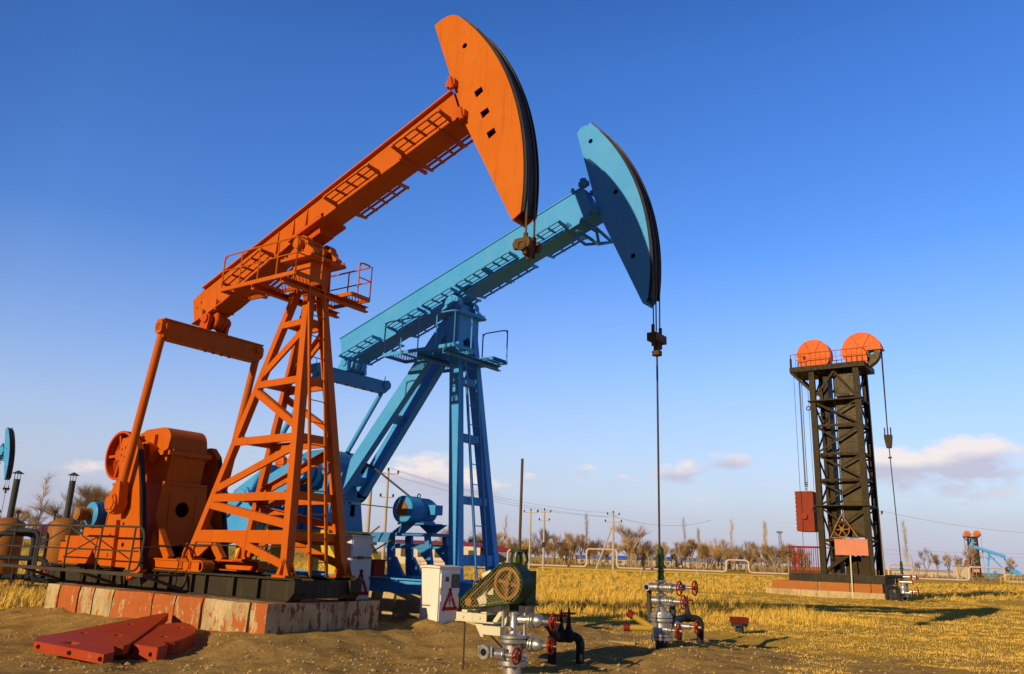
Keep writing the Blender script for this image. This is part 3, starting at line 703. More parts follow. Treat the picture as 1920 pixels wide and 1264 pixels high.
    # platforms under the tower head
    for o0, o1, s0, sides in ((.42, 1.06, -6.45, [[(-4.30, .45), (-4.30, 1.06), (-6.45, 1.06)]]), (-.34, -.84, -5.6, [[(-5.6, -.40), (-5.6, -.84), (-4.30, -.84), (-4.30, -.50)]])):
        platform(root, base, s0, -4.30, min(o0, o1), max(o0, o1), 6.42, om, M['mesh_orange'], .70, sides, .55)
    g = G(sz)
    for s in (-4.62, -5.45, -6.2)[:2]: g.box((s-.045, -1.10, 6.27), (s+.045, 1.08, 6.30)); g.box((s-.045, -1.10, 6.375), (s+.045, 1.08, 6.39)); g.box((s-.045, -1.10, 6.30), (s-.03, 1.08, 6.375))
    P('platform_beam', g)
    ladder(root, base, (-4.06, .06, 1.13), (-4.60, .27, 6.40), .38, 13, om)
    # walkway guard along the sunny side
    g = G(sz); o = 1.62
    loop = [(-6.98, o, 1.10), (-6.93, o, 1.88), (-12.6, o, 1.88), (-12.95, o, 1.10)]
    g.tube(bend([(-7.4, o, 1.10), (-6.95, o, 1.12), (-6.88, o, 1.87), (-7.5, o, 1.88), (-12.7, o, 1.88), (-12.95, o, 1.65), (-12.98, o, 1.12), (-12.5, o, 1.08)], .32, 6), .021, 7)
    g.tube([(-7.05, o, 1.45), (-12.95, o, 1.45)], .016, 6)
    for s in (-7.25, -8.35, -9.5, -10.6, -11.7): g.tube([(s, o, 1.08), (s+.03, o, 1.88)], .018, 6)
    g.tube([(-8.4, o, 1.5), (-9.5, o, 1.86)], .014, 6); g.tube([(-9.5, o, 1.86), (-10.6, o, 1.48)], .014, 6)
    g.box((-13.0, o-.03, 1.02), (-6.75, o+.03, 1.08))
    for s in (-6.8, -9.0, -11.2): g.box((s-.04, .80, 1.03), (s+.04, o, 1.07)); g.bar((s, o-.05, 1.03), (s, .80, .80), .06, .05, (1,0,0))
    g.tube([(-3.9, .55, 1.62), (-6.9, .70, 1.60), (-7.2, o, 1.5)], .012, 6)
    P('walkway_guard', g, M['rod'])
    return root
orange_pump = make_orange()
def foundation(name, W, u, n, rz, s0, s1, hw, z0, z1, widths, mat, endmat, label, end_blocks=True):
    base = sz((s0+s1)/2, 0, z0)
    root = thing(name, label, 'foundation', wp(W, u, n, (s0+s1)/2, 0, z0), rz)
    rnd = random.Random(len(label)); s = s1
    tot = sum(widths); k = 0
    for w in widths:
        L = (s1-s0)*w/tot; gap = rnd.choice((.035, .06, .085))
        nS = max(2, int(L/.09)); nO = 14; nZ = 6; g = G(sz)
        # block with chipped, slightly uneven faces
        def jit(a, b_, c):
            q = (a*2.1, b_*2.1, c*2.1+k); e = .018; top = c >= z1-1e-6
            d = noise.noise(q)*e + noise.noise((a*7, b_*7, c*7))*.010
            oo = b_ + (d if abs(b_) >= hw-1e-6 else 0)*(1 if b_ > 0 else -1)
            if top and abs(b_) >= hw-1e-6: oo -= .02*math.copysign(1, b_)*(1+noise.noise((a*9, c, b_)))
            return (a + (d if a >= s1-1e-6 else 0), oo, c + (d*.6 if top else 0))
        a0, a1 = s-L+gap, s
        def face(fn, nu, nv):
            vs = [g.c(*jit(*fn(i/nu, j/nv))) for j in range(nv+1) for i in range(nu+1)]
            g.add(vs, [(j*(nu+1)+i, j*(nu+1)+i+1, (j+1)*(nu+1)+i+1, (j+1)*(nu+1)+i) for j in range(nv) for i in range(nu)], False)
        face(lambda x, y: (a0+(a1-a0)*x, hw, z0-.3+(z1-z0+.3)*y), nS, nZ); face(lambda x, y: (a0+(a1-a0)*x, -hw, z0-.3+(z1-z0+.3)*y), nS, nZ)
        face(lambda x, y: (a1, -hw+2*hw*x, z0-.3+(z1-z0+.3)*y), nO, nZ); face(lambda x, y: (a0, -hw+2*hw*x, z0-.3+(z1-z0+.3)*y), nO, nZ)
        face(lambda x, y: (a0+(a1-a0)*x, -hw+2*hw*y, z1), nS, nO)
        bo = g.build('block', mat, root, base)
        if k == 0:                         # the bare end face towards the well
            bo.data.materials.append(endmat)
            for p in bo.data.polygons:
                if p.normal.x > .75: p.material_index = 1
        s -= L; k += 1
    g = G(sz); g.box((s0+.1, -hw+.12, z0-.2), (s1-.1, hw-.12, z1-.02)); g.build('core', M['hole'] if False else endmat, root, base)
    return root
foundation('pumpjack_foundation', WO, uO, nO, rzO, -10.74, -3.83, 1.272, .272, .732, [.42, 1.15, .72, .62, 1.2, .62, .5, .72, .5], M['concrete'], M['concrete_end'],
           'row of concrete blocks with peeling orange paint carrying the orange pumpjack')
# ---- blue pumpjack ---------------------------------------------------
def make_blue():
    base = sz(-7.5, 0, .77)
    root = thing('pumpjack', 'sky blue pumpjack with two box legs and a rear strut, behind the orange one', 'pumpjack', wp(WB, uB, nB, -7.5, 0, .77), rzB)
    bl, dk = M['blue'], M['blue_deep']
    P = lambda name, g, mat=bl, parent=None: g.build(name, mat, parent or root, base)
    piv = (-5.104, 7.359); RR = 5.048
    skid(root, base, -12.2, -3.35, .80, .77, 1.06, bl, [-11.4, -10.6, -9.6, -8.9, -8.2, -7.4, -6.6, -5.8, -5.0, -4.2])
    # front legs
    for far in (0, 1):
        k = -1 if far else 1
        g = G(sz); g.bar((-4.27, .64*k, 1.06), (-4.98, .24*k, 6.9), .17, .27, (0,1,0)); lg = P('leg', g)
        g = G(sz); g.box((-4.52, .64*k-.18, 1.062), (-4.02, .64*k+.18, 1.10)); g.build('foot_plate', bl, lg, base)
    for z, h in ((1.48, .22), (2.72, .16), (4.08, .16), (5.38, .16)):
        g = G(sz); f = (z-1.06)/5.84; s = -4.27-.71*f; o = .64-.40*f
        g.box((s-.10, -o+.07, z-h/2), (s+.10, o-.07, z+h/2)); P('cross_brace', g)
    g = G(sz)
    fr = [(-.35, 6.15), (-.17, 6.15), (-.17, 6.36), (-.09, 6.36)] + arc(0, 6.36, .075, 180, 0, 6) + [(.09, 6.36), (.17, 6.36), (.17, 6.15), (.35, 6.15), (.345, 6.95), (-.345, 6.95)]
    g.prism(fr, -4.83, -4.80, plane='oz'); g.prism(fr, -5.17, -5.14, plane='oz')
    for k in (-1, 1): g.prism([(-5.14, 6.15), (-4.80, 6.15), (-4.81, 6.95), (-5.15, 6.95)], *sorted((k*.351, k*.372)))
    P('tower_head', g)
    g = G(sz); g.box((-5.38, -.48, 6.95), (-4.66, .48, 7.0))
    for s in (-5.3, -4.7):
        for o in (-.41, .41): g.cyl((s, o, 6.93), (s, o, 7.06), .035, 6)
    P('bearing_plate', g)
    g = G(sz)
    for o in (-.30, .30):
        bearing_block(g, (-5.03, o, 7.20), .18, .21, .66, .20)
        for q in range(8): g.cyl((-5.03+.165*math.cos(q*.785), o-.11, 7.2+.165*math.sin(q*.785)), (-5.03+.165*math.cos(q*.785), o+.11, 7.2+.165*math.sin(q*.785)), .018, 6)
    g.cyl((-5.03, -.45, 7.20), (-5.03, .45, 7.20), .10, 16)
    P('centre_bearing', g)
    g = G(sz); g.bar((-5.45, 0, 7.36), (-4.62, 0, 7.63), .62, .06); g.bar((-5.3, 0, 7.34), (-4.8, 0, 7.5), .34, .16)
    for s, z in ((-5.4, 7.36), (-4.68, 7.6)):
        for o in (-.28, .28): g.cyl((s, o, z), (s-.03, o, z+.1), .03, 6)
    P('saddle', g)
    # rear strut: two box beams joined by plates
    for k in (-1, 1):
        g = G(sz); g.bar((-5.20, .20*k, 6.80), (-8.28, .36*k, 3.00), .19, .33, (0,1,0))
        g.bar((-5.22, .32*k, 6.62), (-8.30, .43*k, 2.80), .012, .46, (0,1,0)) if False else None
        P('rear_strut', g)
    for f in (.12, .55, .93):
        g = G(sz); s, z = -5.20-3.08*f, 6.76-3.8*f; o = .20+.16*f; g.bar((s, -o+.09, z), (s, o-.09, z), .22, .08, (.63, 0, .78)); P('strut_tie', g)
    g = G(sz); g.cyl((-5.42, -.2, 6.98), (-5.42, .42, 6.98), .05, 10); P('strut_pin', g)
    # walking beam: deep box girder
    top = lambda s: 6.91+.3356*(s+8.96); bot = lambda s: 6.15+.337*(s+8.76)
    end = -1.42
    sp = [(-8.76, bot(-8.76)), (end+.12, bot(end+.12)), (end-.24, top(end-.24)), (-8.96, 6.91)]
    g = G(sz); g.prism(sp, -.185, .185)
    beam_strip(g, [(-8.96, 6.91), (end-.24, top(end-.24))], .42, .025); beam_strip(g, [(-8.76, bot(-8.76)), (end+.12, bot(end+.12))], .46, .03)
    g.cyl((-8.93, 0, 6.90), (-8.76, 0, 6.16), .02, 6)
    bm = P('walking_beam', g)
    for s0, s1 in ((-8.5, -7.4), (-6.9, -5.95), (-5.8, -4.95), (-4.8, -4.05), (-3.98, -3.3), (-2.85, -2.0)):
        for k in (1, -1): add_step(bm, base, s0, s1, bot, bl, k)
    g = G(sz); g.torus((-3.6, 0, top(-3.6)+.05), (0,1,0), .08, .014, 14, 5)
    g.build('lifting_lug', dk, bm, base)
    for s in (-2.0, -1.6): g = G(sz); g.bar((s, -.36, bot(s)-.04), (s, .32, bot(s)-.04), .06, .06, (1,0,0)); g.build('hanger_bracket', dk, bm, base)
    g = G(sz); g.bar((-2.0, -.3, top(-2.0)+.02), (-1.85, .3, top(-1.85)+.02), .09, .05); g.build('top_cleat', dk, bm, base)
    # small service cage hung below the head end
    g = G(sz); z = 8.18; s0, s1 = -2.0, -1.35
    for a, b_ in (((s0,.25,z+.25),(s0,-.55,z+.18)), ((s1,.1,z+.2),(s1,-.6,z+.12)), ((s0,-.55,z+.18),(s1,-.6,z+.12)), ((s0,.25,z+.4),(s1-.1,-.2,z-.05)), ((s1-.1,-.2,z-.05),(s1,-.6,z+.12)), ((s1-.1,-.2,z-.05),(s1,.1,z+.2))): g.bar(a, b_, .05, .05, (0,0,1) if a[2]==b_[2] else (1,0,0))
    cg = P('service_cage', g, dk, bm)
    sheet('cage_floor', [sz(s0+.1,-.2,z+.03), sz(s1-.1,-.2,z-.04), sz(s1,-.58,z+.12), sz(s0+.1,-.55,z+.16)], M['mesh_blue'], cg, [(0,0),(.6,0),(.6,.5),(0,.5)], base)
    # head
    tip = [(-1.80, 10.70), (-1.72, 10.80), (-1.60, 10.835), (-1.50, 10.82)]
    hd = make_head(root, base, piv, RR, 44.2, -8.5, tip, [(-1.24, 8.66)], [(-.22, 6.50)], .20, [], [(-1.45, 10.41), (-.83, 9.05), (-.43, 7.54)], bl, M['dark_track'])
    g = G(sz)
    for s, z in ((-1.56, 9.42), (-1.28, 8.72)):
        for k in (-1, 1): g.cbox((s-.02, k*.245, z-.02), (.22, .10, .10)); g.cyl((s+.0, k*.27, z-.10), (s-.03, k*.27, z+.08), .075, 12)
    g.build('hinge_pin', dk, hd, base)
    g = G(sz); sr = piv[0]+RR+.035
    for o in (-.15, .02, .15): g.tube([(x, o, z) for x, z in arc(piv[0], piv[1], RR+.035, 44, 0, 26)] + [(sr, o, 7.0), (sr, o*.9, 5.95)], .013, 6)
    br = P('wire_bridle', g, M['rope'])
    g = G(sz); g.cbox((sr, 0, 5.80), (.20, .46, .16))
    for o in (-.16, .16): g.cyl((sr, o, 5.88), (sr, o, 6.05), .035, 8); g.cyl((sr, o, 5.62), (sr, o, 5.72), .035, 8)
    g.cyl((sr, 0, 5.48), (sr, 0, 5.72), .07, 10); g.cyl((sr, 0, 5.46), (sr, 0, 5.54), .10, 10)
    g.build('carrier_bar', M['brown_rod'], br, base)
    g = G(sz); g.tube([(sr, 0, 5.6), (-.02, 0, 1.7)], .020, 8); g.build('polished_rod', M['rod'], br, base)
    # tail bearing / equaliser / pitmans
    g = G(sz)
    for k in (-1, 1): g.prism([(-8.80, 5.98), (-8.42, 5.98), (-8.42, 6.05)] + arc(-8.56, 6.20, .13, -20, 160, 8) + [(-8.80, 6.05)], *sorted((k*.34, k*.25))); g.cyl((-8.56, k*.37, 6.2), (-8.56, k*.22, 6.2), .10, 14)
    g.cyl((-8.56, -.22, 6.20), (-8.56, .22, 6.20), .20, 20); g.torus((-8.56, .1, 6.2), (0,1,0), .20, .035, 20, 6); g.torus((-8.56, -.1, 6.2), (0,1,0), .20, .035, 20, 6)
    for s in (-8.62, -8.2):
        for o in (-.2, .2): g.cyl((s, o, bot(s)-.1), (s, o, bot(s)+.22), .028, 8)
    P('tail_bearing', g)
    so, zo = -8.60, 5.82
    g = G(sz); g.box((so-.11, -1.15, zo-.16), (so+.11, 1.15, zo+.16))
    for k in (-1, 1): g.cyl((so-.14, k*1.17, zo+.06), (so+.14, k*1.17, zo+.06), .13, 16); g.tube([(so, k*1.17, zo+.15), (so, k*1.20, zo+.32)], .012, 5)
    for i in range(6): g.cyl((so, -.75+i*.3, zo-.19), (so, -.75+i*.3, zo-.15), .03, 6)
    P('equaliser_beam', g, dk)
    pin = (-10.75, 2.85)
    for k in (-1, 1):
        g = G(sz); oo = 1.15*k; g.tube([(so, oo, zo-.05), (pin[0]+.1, oo, pin[1]+.1)], .065, 14); g.cyl((so, oo-.1, zo), (so, oo+.1, zo), .11, 12); pm = P('pitman_arm', g)
        g = G(sz); g.cyl((pin[0], oo-.11, pin[1]), (pin[0], oo+.12, pin[1]), .19, 20); g.cyl((pin[0], oo+.12, pin[1]), (pin[0], oo+.16, pin[1]), .10, 14)
        for q in range(6): g.cyl((pin[0]+.15*math.cos(q*1.047), oo-.12, pin[1]+.15*math.sin(q*1.047)), (pin[0]+.15*math.cos(q*1.047), oo+.135, pin[1]+.15*math.sin(q*1.047)), .018, 6)
        g.build('crank_pin_bearing', bl, pm, base)
    sh = (-9.10, 3.42)
    for k in (-1, 1):
        g = G(sz); o0, o1 = sorted((k*.86, k*1.0))
        g.prism([(-8.85, 3.55), (-9.0, 3.72), (-9.35, 3.68), (-10.35, 3.30), (-11.65, 2.35), (-11.75, 2.0), (-10.6, 2.0), (-9.3, 3.1), (-8.9, 3.25)], o0, o1, [circ(-10.2, 2.75, .05, 10)])
        g.cyl((sh[0], o0-.03, sh[1]), (sh[0], o1+.04, sh[1]), .16, 20); cr = P('crank', g)
        g = G(sz); g.prism([(-10.15, 3.60), (-11.4, 3.0), (-12.1, 2.3), (-11.7, 2.3), (-10.2, 3.36)], *sorted((k*.80, k*1.08))); g.prism([(-9.75, 2.75), (-10.5, 1.95), (-11.8, 1.62), (-11.7, 2.0), (-10.6, 2.02)], *sorted((k*.80, k*1.08)))
        g.build('counterweight', bl, cr, base)
    # gearbox on a yellow raised base
    g = G(sz)
    g.prism([(-10.2, 2.86), (-8.5, 2.86), (-8.42, 3.38), (-10.3, 3.38)], -.42, .42); g.box((-10.36, -.50, 3.38), (-8.34, .50, 3.46))
    g.prism([(-10.2, 3.46), (-8.46, 3.46), (-8.5, 3.7)] + arc(-8.85, 3.68, .32, 10, 90, 6) + [(-9.5, 3.98), (-10.0, 3.75)], -.44, .44)
    for k in (-1, 1): g.cyl((sh[0], k*.42, sh[1]), (sh[0], k*.88, sh[1]), .14, 16); g.cyl((-9.75, k*.4, 3.42), (-9.75, k*.6, 3.42), .2, 16)
    P('gearbox', g, dk)
    g = G(sz)
    fr = [(-.62, 2.04), (.62, 2.04), (.46, 2.84), (-.46, 2.84)]; g.prism(fr, -8.42, -8.39, [[(-.30, 2.40), (-.14, 2.40), (-.14, 2.68), (-.30, 2.68)]], plane='oz'); g.prism(fr, -10.3, -10.27, plane='oz')
    for k in (-1, 1):
        g.hexa([(-10.27, k*.61, 2.04), (-8.42, k*.61, 2.04), (-8.42, k*.58, 2.04), (-10.27, k*.58, 2.04), (-10.27, k*.47, 2.84), (-8.42, k*.47, 2.84), (-8.42, k*.44, 2.84), (-10.27, k*.44, 2.84)])
        for s in (-8.6, -9.3, -10.0): g.bar((s, k*.66, 2.06), (s, k*.50, 2.8), .04, .10)
    g.box((-10.4, -.52, 2.82), (-8.34, .52, 2.86))
    P('pedestal', g, dk)
    g = G(sz); g.box((-11.9, -.80, 1.74), (-8.05, .80, 2.04))
    for k in (-1, 1):
        for s in (-11.5, -10.1): g.box((s-.1, k*.6-.1, 1.06), (s+.1, k*.6+.1, 1.74))
        g.prism([(-8.1, 1.74), (-8.75, 1.74), (-8.0, 1.065), (-7.45, 1.065)], *sorted((k*.50, k*.74)))
    P('raised_base', g, M['yellow'])
    g = G(sz); wheel(g, (-8.95, -.70, 3.30), (0,1,0), .58, .22, .12, 5, .2, .07); g.cyl((-8.95, -.66, 3.30), (-8.95, -.62, 3.30), .54, 30); P('belt_wheel', g, M['dark_track'])
    g = G(sz); g.lathe([(.30, -.03), (.30, .12), (.24, .12), (.24, -.03), (.30, -.03)], (-9.2, .66, 3.42), (0,1,0), 28); g.lathe([(.36, -.22), (.36, -.05), (.14, -.05)], (-9.2, .66, 3.42), (0,1,0), 28)
    g.cyl((-9.2, .5, 3.42), (-9.2, .84, 3.42), .09, 14)
    bw = P('brake_drum', g)
    g = G(sz)
    for q in range(12):
        t = q*.5236; g.cbox((-9.2+.27*math.cos(t), .80, 3.42+.27*math.sin(t)), (.12, .05, .12))
    g.lathe([(.31, .10), (.31, .15), (.21, .15), (.21, .10), (.31, .10)], (-9.2, .66, 3.42), (0,1,0), 28)
    g.build('brake_ring', M['wheel_orange'], bw, base)
    # motor on its stand between gearbox and legs
    mc = (-6.02, 2.52)
    g = G(sz)
    g.box((-7.2, -.40, 1.96), (-5.25, .34, 2.02)); g.box((-7.2, .30, 1.80), (-6.5, .34, 1.96)); g.box((-6.7, .24, 1.68), (-5.3, .30, 1.78)); g.box((-6.7, -.36, 1.68), (-5.3, -.30, 1.78))
    for o in (-.33, .27):
        g.bar((-6.55, o, 1.96), (-6.45, o, 1.06), .09, .18); g.bar((-5.45, o, 1.96), (-5.25, o, 1.06), .09, .12)
        g.prism([(-6.5, 1.5), (-6.36, 1.5), (-6.05, 1.07), (-6.5, 1.07)], o-.045, o+.045); g.prism([(-5.75, 1.70), (-5.4, 1.40), (-5.4, 1.70)], o-.03, o+.03)
    g.box((-6.7, -.3, 1.06), (-5.9, .24, 1.10))
    g.prism([(-6.55, 2.02), (-6.15, 2.02), (-5.85, 2.22), (-6.2, 2.22)], .24, .28); g.prism([(-5.9, 2.02), (-5.7, 2.02), (-5.35, 2.22), (-6.2, 2.22)], -.28, -.24); g.box((-6.35, -.34, 2.20), (-5.55, .30, 2.24))
    st = P('motor_stand', g, dk)
    g = G(sz)
    g.lathe([(.12, .0), (.30, .005), (.305, .03), (.305, .40), (.27, .42), (.27, .86), (.25, .92)], (mc[0], .52, mc[1]), (0,-1,0), 28)
    for i in range(32):
        t = 2*math.pi*i/32; x, z = mc[0]+.275*math.cos(t), mc[1]+.275*math.sin(t); g.bar((x, .08, z), (x, -.30, z), .012, .03, (math.cos(t+1.57), 0, math.sin(t+1.57)))
    g.cbox((mc[0]+.36, -.18, mc[1]+.02), (.22, .26, .22)); g.torus((mc[0], .0, mc[1]+.33), (0,1,0), .045, .014, 12, 5)
    for s in (-.22, .22): g.cbox((mc[0]+s, -.05, mc[1]-.26), (.10, .5, .06))
    mo = P('motor', g, M['motor_blue'])
    g = G(sz); g.lathe([(.17, .52), (.165, .535), (.02, .54)], (mc[0], 0, mc[1]), (0,1,0), 24)
    for q in range(4): g.torus((mc[0], .537, mc[1]), (0,1,0), .04+.035*q, .006, 20, 4)
    g.build('fan_grille', M['rust_iron'], mo, base)
    g = G(sz); g.tube([(-8.45, .1, 3.95), (-7.46, 0, 3.50), (-6.34, -.05, 2.84)], .026, 8); g.tube([(-8.35, .1, 2.72), (-6.32, .3, 2.55)], .014, 6)
    P('conduit', g, M['chimney'])
    g = G(sz); g.box((-6.75, .80, 1.08), (-6.15, 1.12, 1.42)); g.box((-6.78, .79, 1.40), (-6.12, 1.13, 1.43)); P('control_box', g, M['dark_red'])
    g = G(sz); g.tube([(-6.85, .7, 1.05), (-6.88, .65, 1.95), (-6.7, .5, 2.15)], .022, 6); g.tube([(-6.85, .7, 1.5), (-6.3, .4, 1.9)], .016, 6); P('brake_lever', g, M['rust_iron'])
    # platforms
    for o0, o1, s0, sides in ((.40, 1.14, -6.35, [[(-4.25, .55), (-4.25, 1.14), (-6.35, 1.14)]]), (-.24, -.74, -4.95, [[(-4.95, -.74), (-4.22, -.74)]]), (-.25, -.8, -6.2, [])):
        platform(root, base, s0, -4.25, min(o0, o1), max(o0, o1), 5.95, bl, M['mesh_blue'], .78, sides, .55, mid=False)
    g = G(sz)
    for s in (-4.50, -5.25): g.box((s-.05, -.85, 5.78), (s+.05, 1.15, 5.80)); g.box((s-.05, -.85, 5.88), (s+.05, 1.15, 5.90)); g.box((s-.05, -.85, 5.80), (s-.03, 1.15, 5.88))
    P('platform_beam', g, dk)
    ladder(root, base, (-4.10, -.02, 1.06), (-4.64, .06, 5.85), .38, 11, dk)
    return root
blue_pump = make_blue()
foundation('pumpjack_foundation', WB, uB, nB, rzB, -11.6, -3.4, .98, .24, .765, [.8, 1.3, 1.0, 1.2, 1.1, 1.2, 1.0], M['concrete_end'], M['concrete_end'],
           'low stained concrete base under the blue pumpjack behind the white cabinets')

# ---- tower pumping unit ----------------------------------------------
def make_tower():
    base = sz(-2.4, 0, .85)
    root = thing('tower_pumping_unit', 'tall black belt drive tower with two orange sheave covers, right of the pumpjacks', 'oil tower', wp(WT, uT, nT, -2.4, 0, .85), rzT)
    bk = M['tower_black']; P = lambda name, g, mat=bk, parent=None: g.build(name, mat, parent or root, base)
    S0, S1, Wd = -3.60, -1.25, 1.0; Z0, Z1 = 1.28, 12.2
    g = G(sz); g.box((-5.4, -1.2, .85), (-.6, 1.2, 1.26)); P('base_frame', g, M['black_skid'])
    for s in (S0, S1):
        for k in (-1, 1):
            g = G(sz); g.box((s-.15, k*Wd-.12, Z0), (s+.15, k*Wd+.12, Z1)); P('leg', g)
    for k in (-1, 1):
        g = G(sz); o = k*Wd; z = Z0; lv = [1.28, 3.0, 4.75, 6.15, 7.55, 9.1, 10.5, 12.2]
        for i, (a, b_) in enumerate(zip(lv, lv[1:])):
            g.bar((S0, o, b_), (S1, o, b_), .12, .12)
            mid = (S0+S1)/2
            if i == 6: g.bar((mid, o, b_-.1), (S0, o, a+.1), .07, .10); g.bar((mid, o, b_-.1), (S1, o, a+.1), .07, .10)
            elif i % 2: g.bar((S1, o, a+.05), (S0, o, b_-.05), .07, .10); g.bar((S1, o, b_-.05), (mid, o, (a+b_)/2), .06, .08)
            else: g.bar((S0, o, a+.05), (S1, o, b_-.05), .07, .10); g.bar((S0, o, b_-.05), (mid, o, (a+b_)/2), .06, .08)
        P('side_bracing', g)
    for s in (S0, S1):
        g = G(sz); lv = [1.28, 3.0, 4.75, 6.15, 7.55, 9.1, 10.5, 12.2]
        for i, (a, b_) in enumerate(zip(lv, lv[1:])):
            g.bar((s, -Wd, b_), (s, Wd, b_), .12, .12, (1,0,0)); q = 1 if i % 2 else -1
            g.bar((s, -Wd*q, a), (s, Wd*q, b_), .07, .09, (1,0,0))
        P('cross_bracing', g)
    g = G(sz); g.box((-2.50, -.5, 3.2), (-1.45, .62, 10.5)); g.box((-2.52, -.4, 10.75), (-1.5, .60, 12.1))
    for z in (5.0, 6.6, 8.2, 9.6): g.box((-2.52, .62, z), (-1.43, .65, z+.05))
    P('belt_casing', g, M['tower_plate'])
    g = G(sz); g.box((-3.15, -.5, 1.3), (-2.90, .5, 12.1)); g.box((-2.2, .6, 10.72), (-1.8, .72, 10.86)); P('guide_channel', g)
    g = G(sz)
    for z in (10.45, 4.75): g = G(sz); g.box((-3.85, -1.15, z), (-1.1, 1.25, z+.06)); P('shelf', g)
    ladder(root, base, (-2.70, -.75, 1.3), (-2.70, -.75, 12.1), .36, 30, bk, side=(1,0,0))
    # top deck with rail
    g = G(sz); g.box((-4.75, -1.25, 12.2), (-.75, 1.25, 12.48)); g.bar((-4.7, 1.15, 12.2), (-3.6, 1.05, 11.0), .10, .14); g.bar((-4.7, -1.15, 12.2), (-3.6, -1.05, 11.0), .10, .14)
    g.cyl((-4.68, 1.15, 12.45), (-4.68, 1.15, 13.0), .06, 8); g.cyl((-4.68, 1.15, 13.0), (-4.68, 1.15, 13.25), .025, 6)
    dk_ = P('top_deck', g)
    g = G(sz); zz = 12.5
    for k in (-1, 1):
        o = 1.2*k; n = 13
        for i in range(n+1):
            s = -4.4+3.6*i/n; g.tube([(s, o, zz), (s, o, zz+.72)], .017, 5)
        g.tube([(-4.6, o, zz+.72), (-.78, o, zz+.72)], .024, 6); g.tube([(-4.4, o, zz+.38), (-.8, o, zz+.38)], .014, 5)
    g.tube([(-.8, 1.2, zz+.72), (-.78, -1.2, zz+.72)], .024, 6)
    g.build('guard_rail', M['orange_red'], dk_, base)
    # sheaves: half-covered wheels
    for s, z, r, lo in ((-3.62, 13.25, .93, 200), (-1.02, 13.25, 1.0, 0)):
        g = G(sz); g.prism(circ(s, z, r*.97, 40), -.12, .38, [circ(s-.45, z-.10, .13, 14), circ(s-.05, z-.62, .13, 14), circ(s+.52, z-.12, .15, 14), circ(s+.30, z-.52, .13, 14)]); g.cyl((s, -.2, z), (s, .44, z), .16, 16)
        sv = P('sheave', g, M['tower_plate'] if lo == 0 else M['wheel_orange'])
        g = G(sz)
        cov = arc(s, z, r, -10 if lo else 10, 190, 30)
        if lo: cov = arc(s, z, r, -60, 178, 34) + [(s-r*.45, z+.0), (s-r*.45+.1, z-.55)]
        else: cov = arc(s, z, r+.03, 2, 240, 34) + [(s+.28, z-.85), (s+.30, z-.02)]
        g.prism(cov, -.25, -.23); g.prism(cov, .42, .445)
        m = 30; ar = arc(s, z, r, -60 if lo else 2, 178 if lo else 240, m)
        for p, q in zip(ar, ar[1:]): g.bar((p[0], .09, p[1]), (q[0], .09, q[1]), .66, .02)
        if not lo: g.box((s+.3, -.26, z-.03), (s+r+.08, .46, z+.03))
        cv_ = g.build('sheave_cover', M['wheel_orange'], sv, base); g = G(sz)
        for t in (60, 118): g.bar((s+.2*math.cos(R(t)), .452, z+.2*math.sin(R(t))), (s+r*math.cos(R(t)), .452, z+r*math.sin(R(t))), .014, .02)
        g.bar((s-.25, .452, z+.12), (s+.35, .452, z+.2), .014, .02)
        sm_ = g.build('cover_seam', M['brown_rod'], sv, base)
    # hoist ropes on the well side, with clamp and rod
    g = G(sz)
    for o in (-.12, .0, .12, .22): g.tube([(-.06, o, 13.2), (-.10, o*.5+.02, 8.6)], .014, 5)
    hr = P('hoist_rope', g, M['rope'])
    g = G(sz); g.prism([(-.28, 8.55), (.10, 8.55), (.10, 8.4), (.02, 7.85), (-.20, 7.85), (-.28, 8.4)], -.12, .18)
    for s in (-.24, -.09, .06): g.cyl((s, .05, 8.5), (s, .05, 8.95), .035, 6)
    g.build('rope_clamp', bk, hr, base)
    g = G(sz); g.tube([(-.09, .03, 7.9), (0, 0, 1.7)], .028, 6); g.cyl((-.085, .03, 7.3), (-.085, .03, 7.38), .09, 8); g.build('polished_rod', M['rod'], hr, base)
    # counterweight box and guide ropes on the other side
    g = G(sz); g.box((-5.0, -.62, 3.45), (-4.05, .62, 5.58))
    cw = P('counterweight_box', g, M['weight_box'])
    g = G(sz)
    for i in range(9): g.box((-5.02, .56, 3.55+i*.23), (-5.0, .635, 3.68+i*.23))
    g.box((-5.02, .62, 5.56), (-4.03, .66, 5.60)); g.cyl((-4.55, .62, 4.25), (-4.55, .74, 4.25), .17, 14); g.build('edge_plate', M['dark_red'], cw, base)
    g = G(sz)
    for s, o in ((-4.62, 0.0), (-4.55, .08), (-4.48, 0.0)): g.tube([(s, o, 13.2), (s, o, 5.9)], .02, 5)
    for i in range(5): g.torus((-4.55, .03, 5.72+.1*i), (0,0,1), .06, .025, 10, 5)
    g.build('lifting_rope', M['rope'], cw, base)
    g = G(sz)
    for s, o in ((-4.68, .75), (-4.35, -.75)): g.tube([(s, o, 12.2), (s, o, 1.3)], .014, 5)
    P('guide_rope', g, M['rope'])
    for z in (10.1, 4.6, 9.7): 
        g = G(sz); g.torus((-3.86 if z > 10 or z < 5 else -3.2, 1.12, z-(.0)), (0,1,0), .11, .03, 14, 5); P('lifting_ring', g, M['tower_plate'])
    # guard frame round the drive wheel, coral coloured box
    g = G(sz); tri = ((-3.12, 3.12), (-1.72, 3.12), (-2.50, 4.32))
    for p, q in zip(tri, tri[1:]+tri[:1]): g.bar((p[0], 1.12, p[1]), (q[0], 1.12, q[1]), .05, .06)
    tg = P('triangle_guard', g, M['rust_iron'])
    g = G(sz); wheel(g, (-2.55, 1.0, 3.55), (0,1,0), .40, .07, .11, 6, .3, .05); g.build('drive_wheel', M['rust_iron'], tg, base)
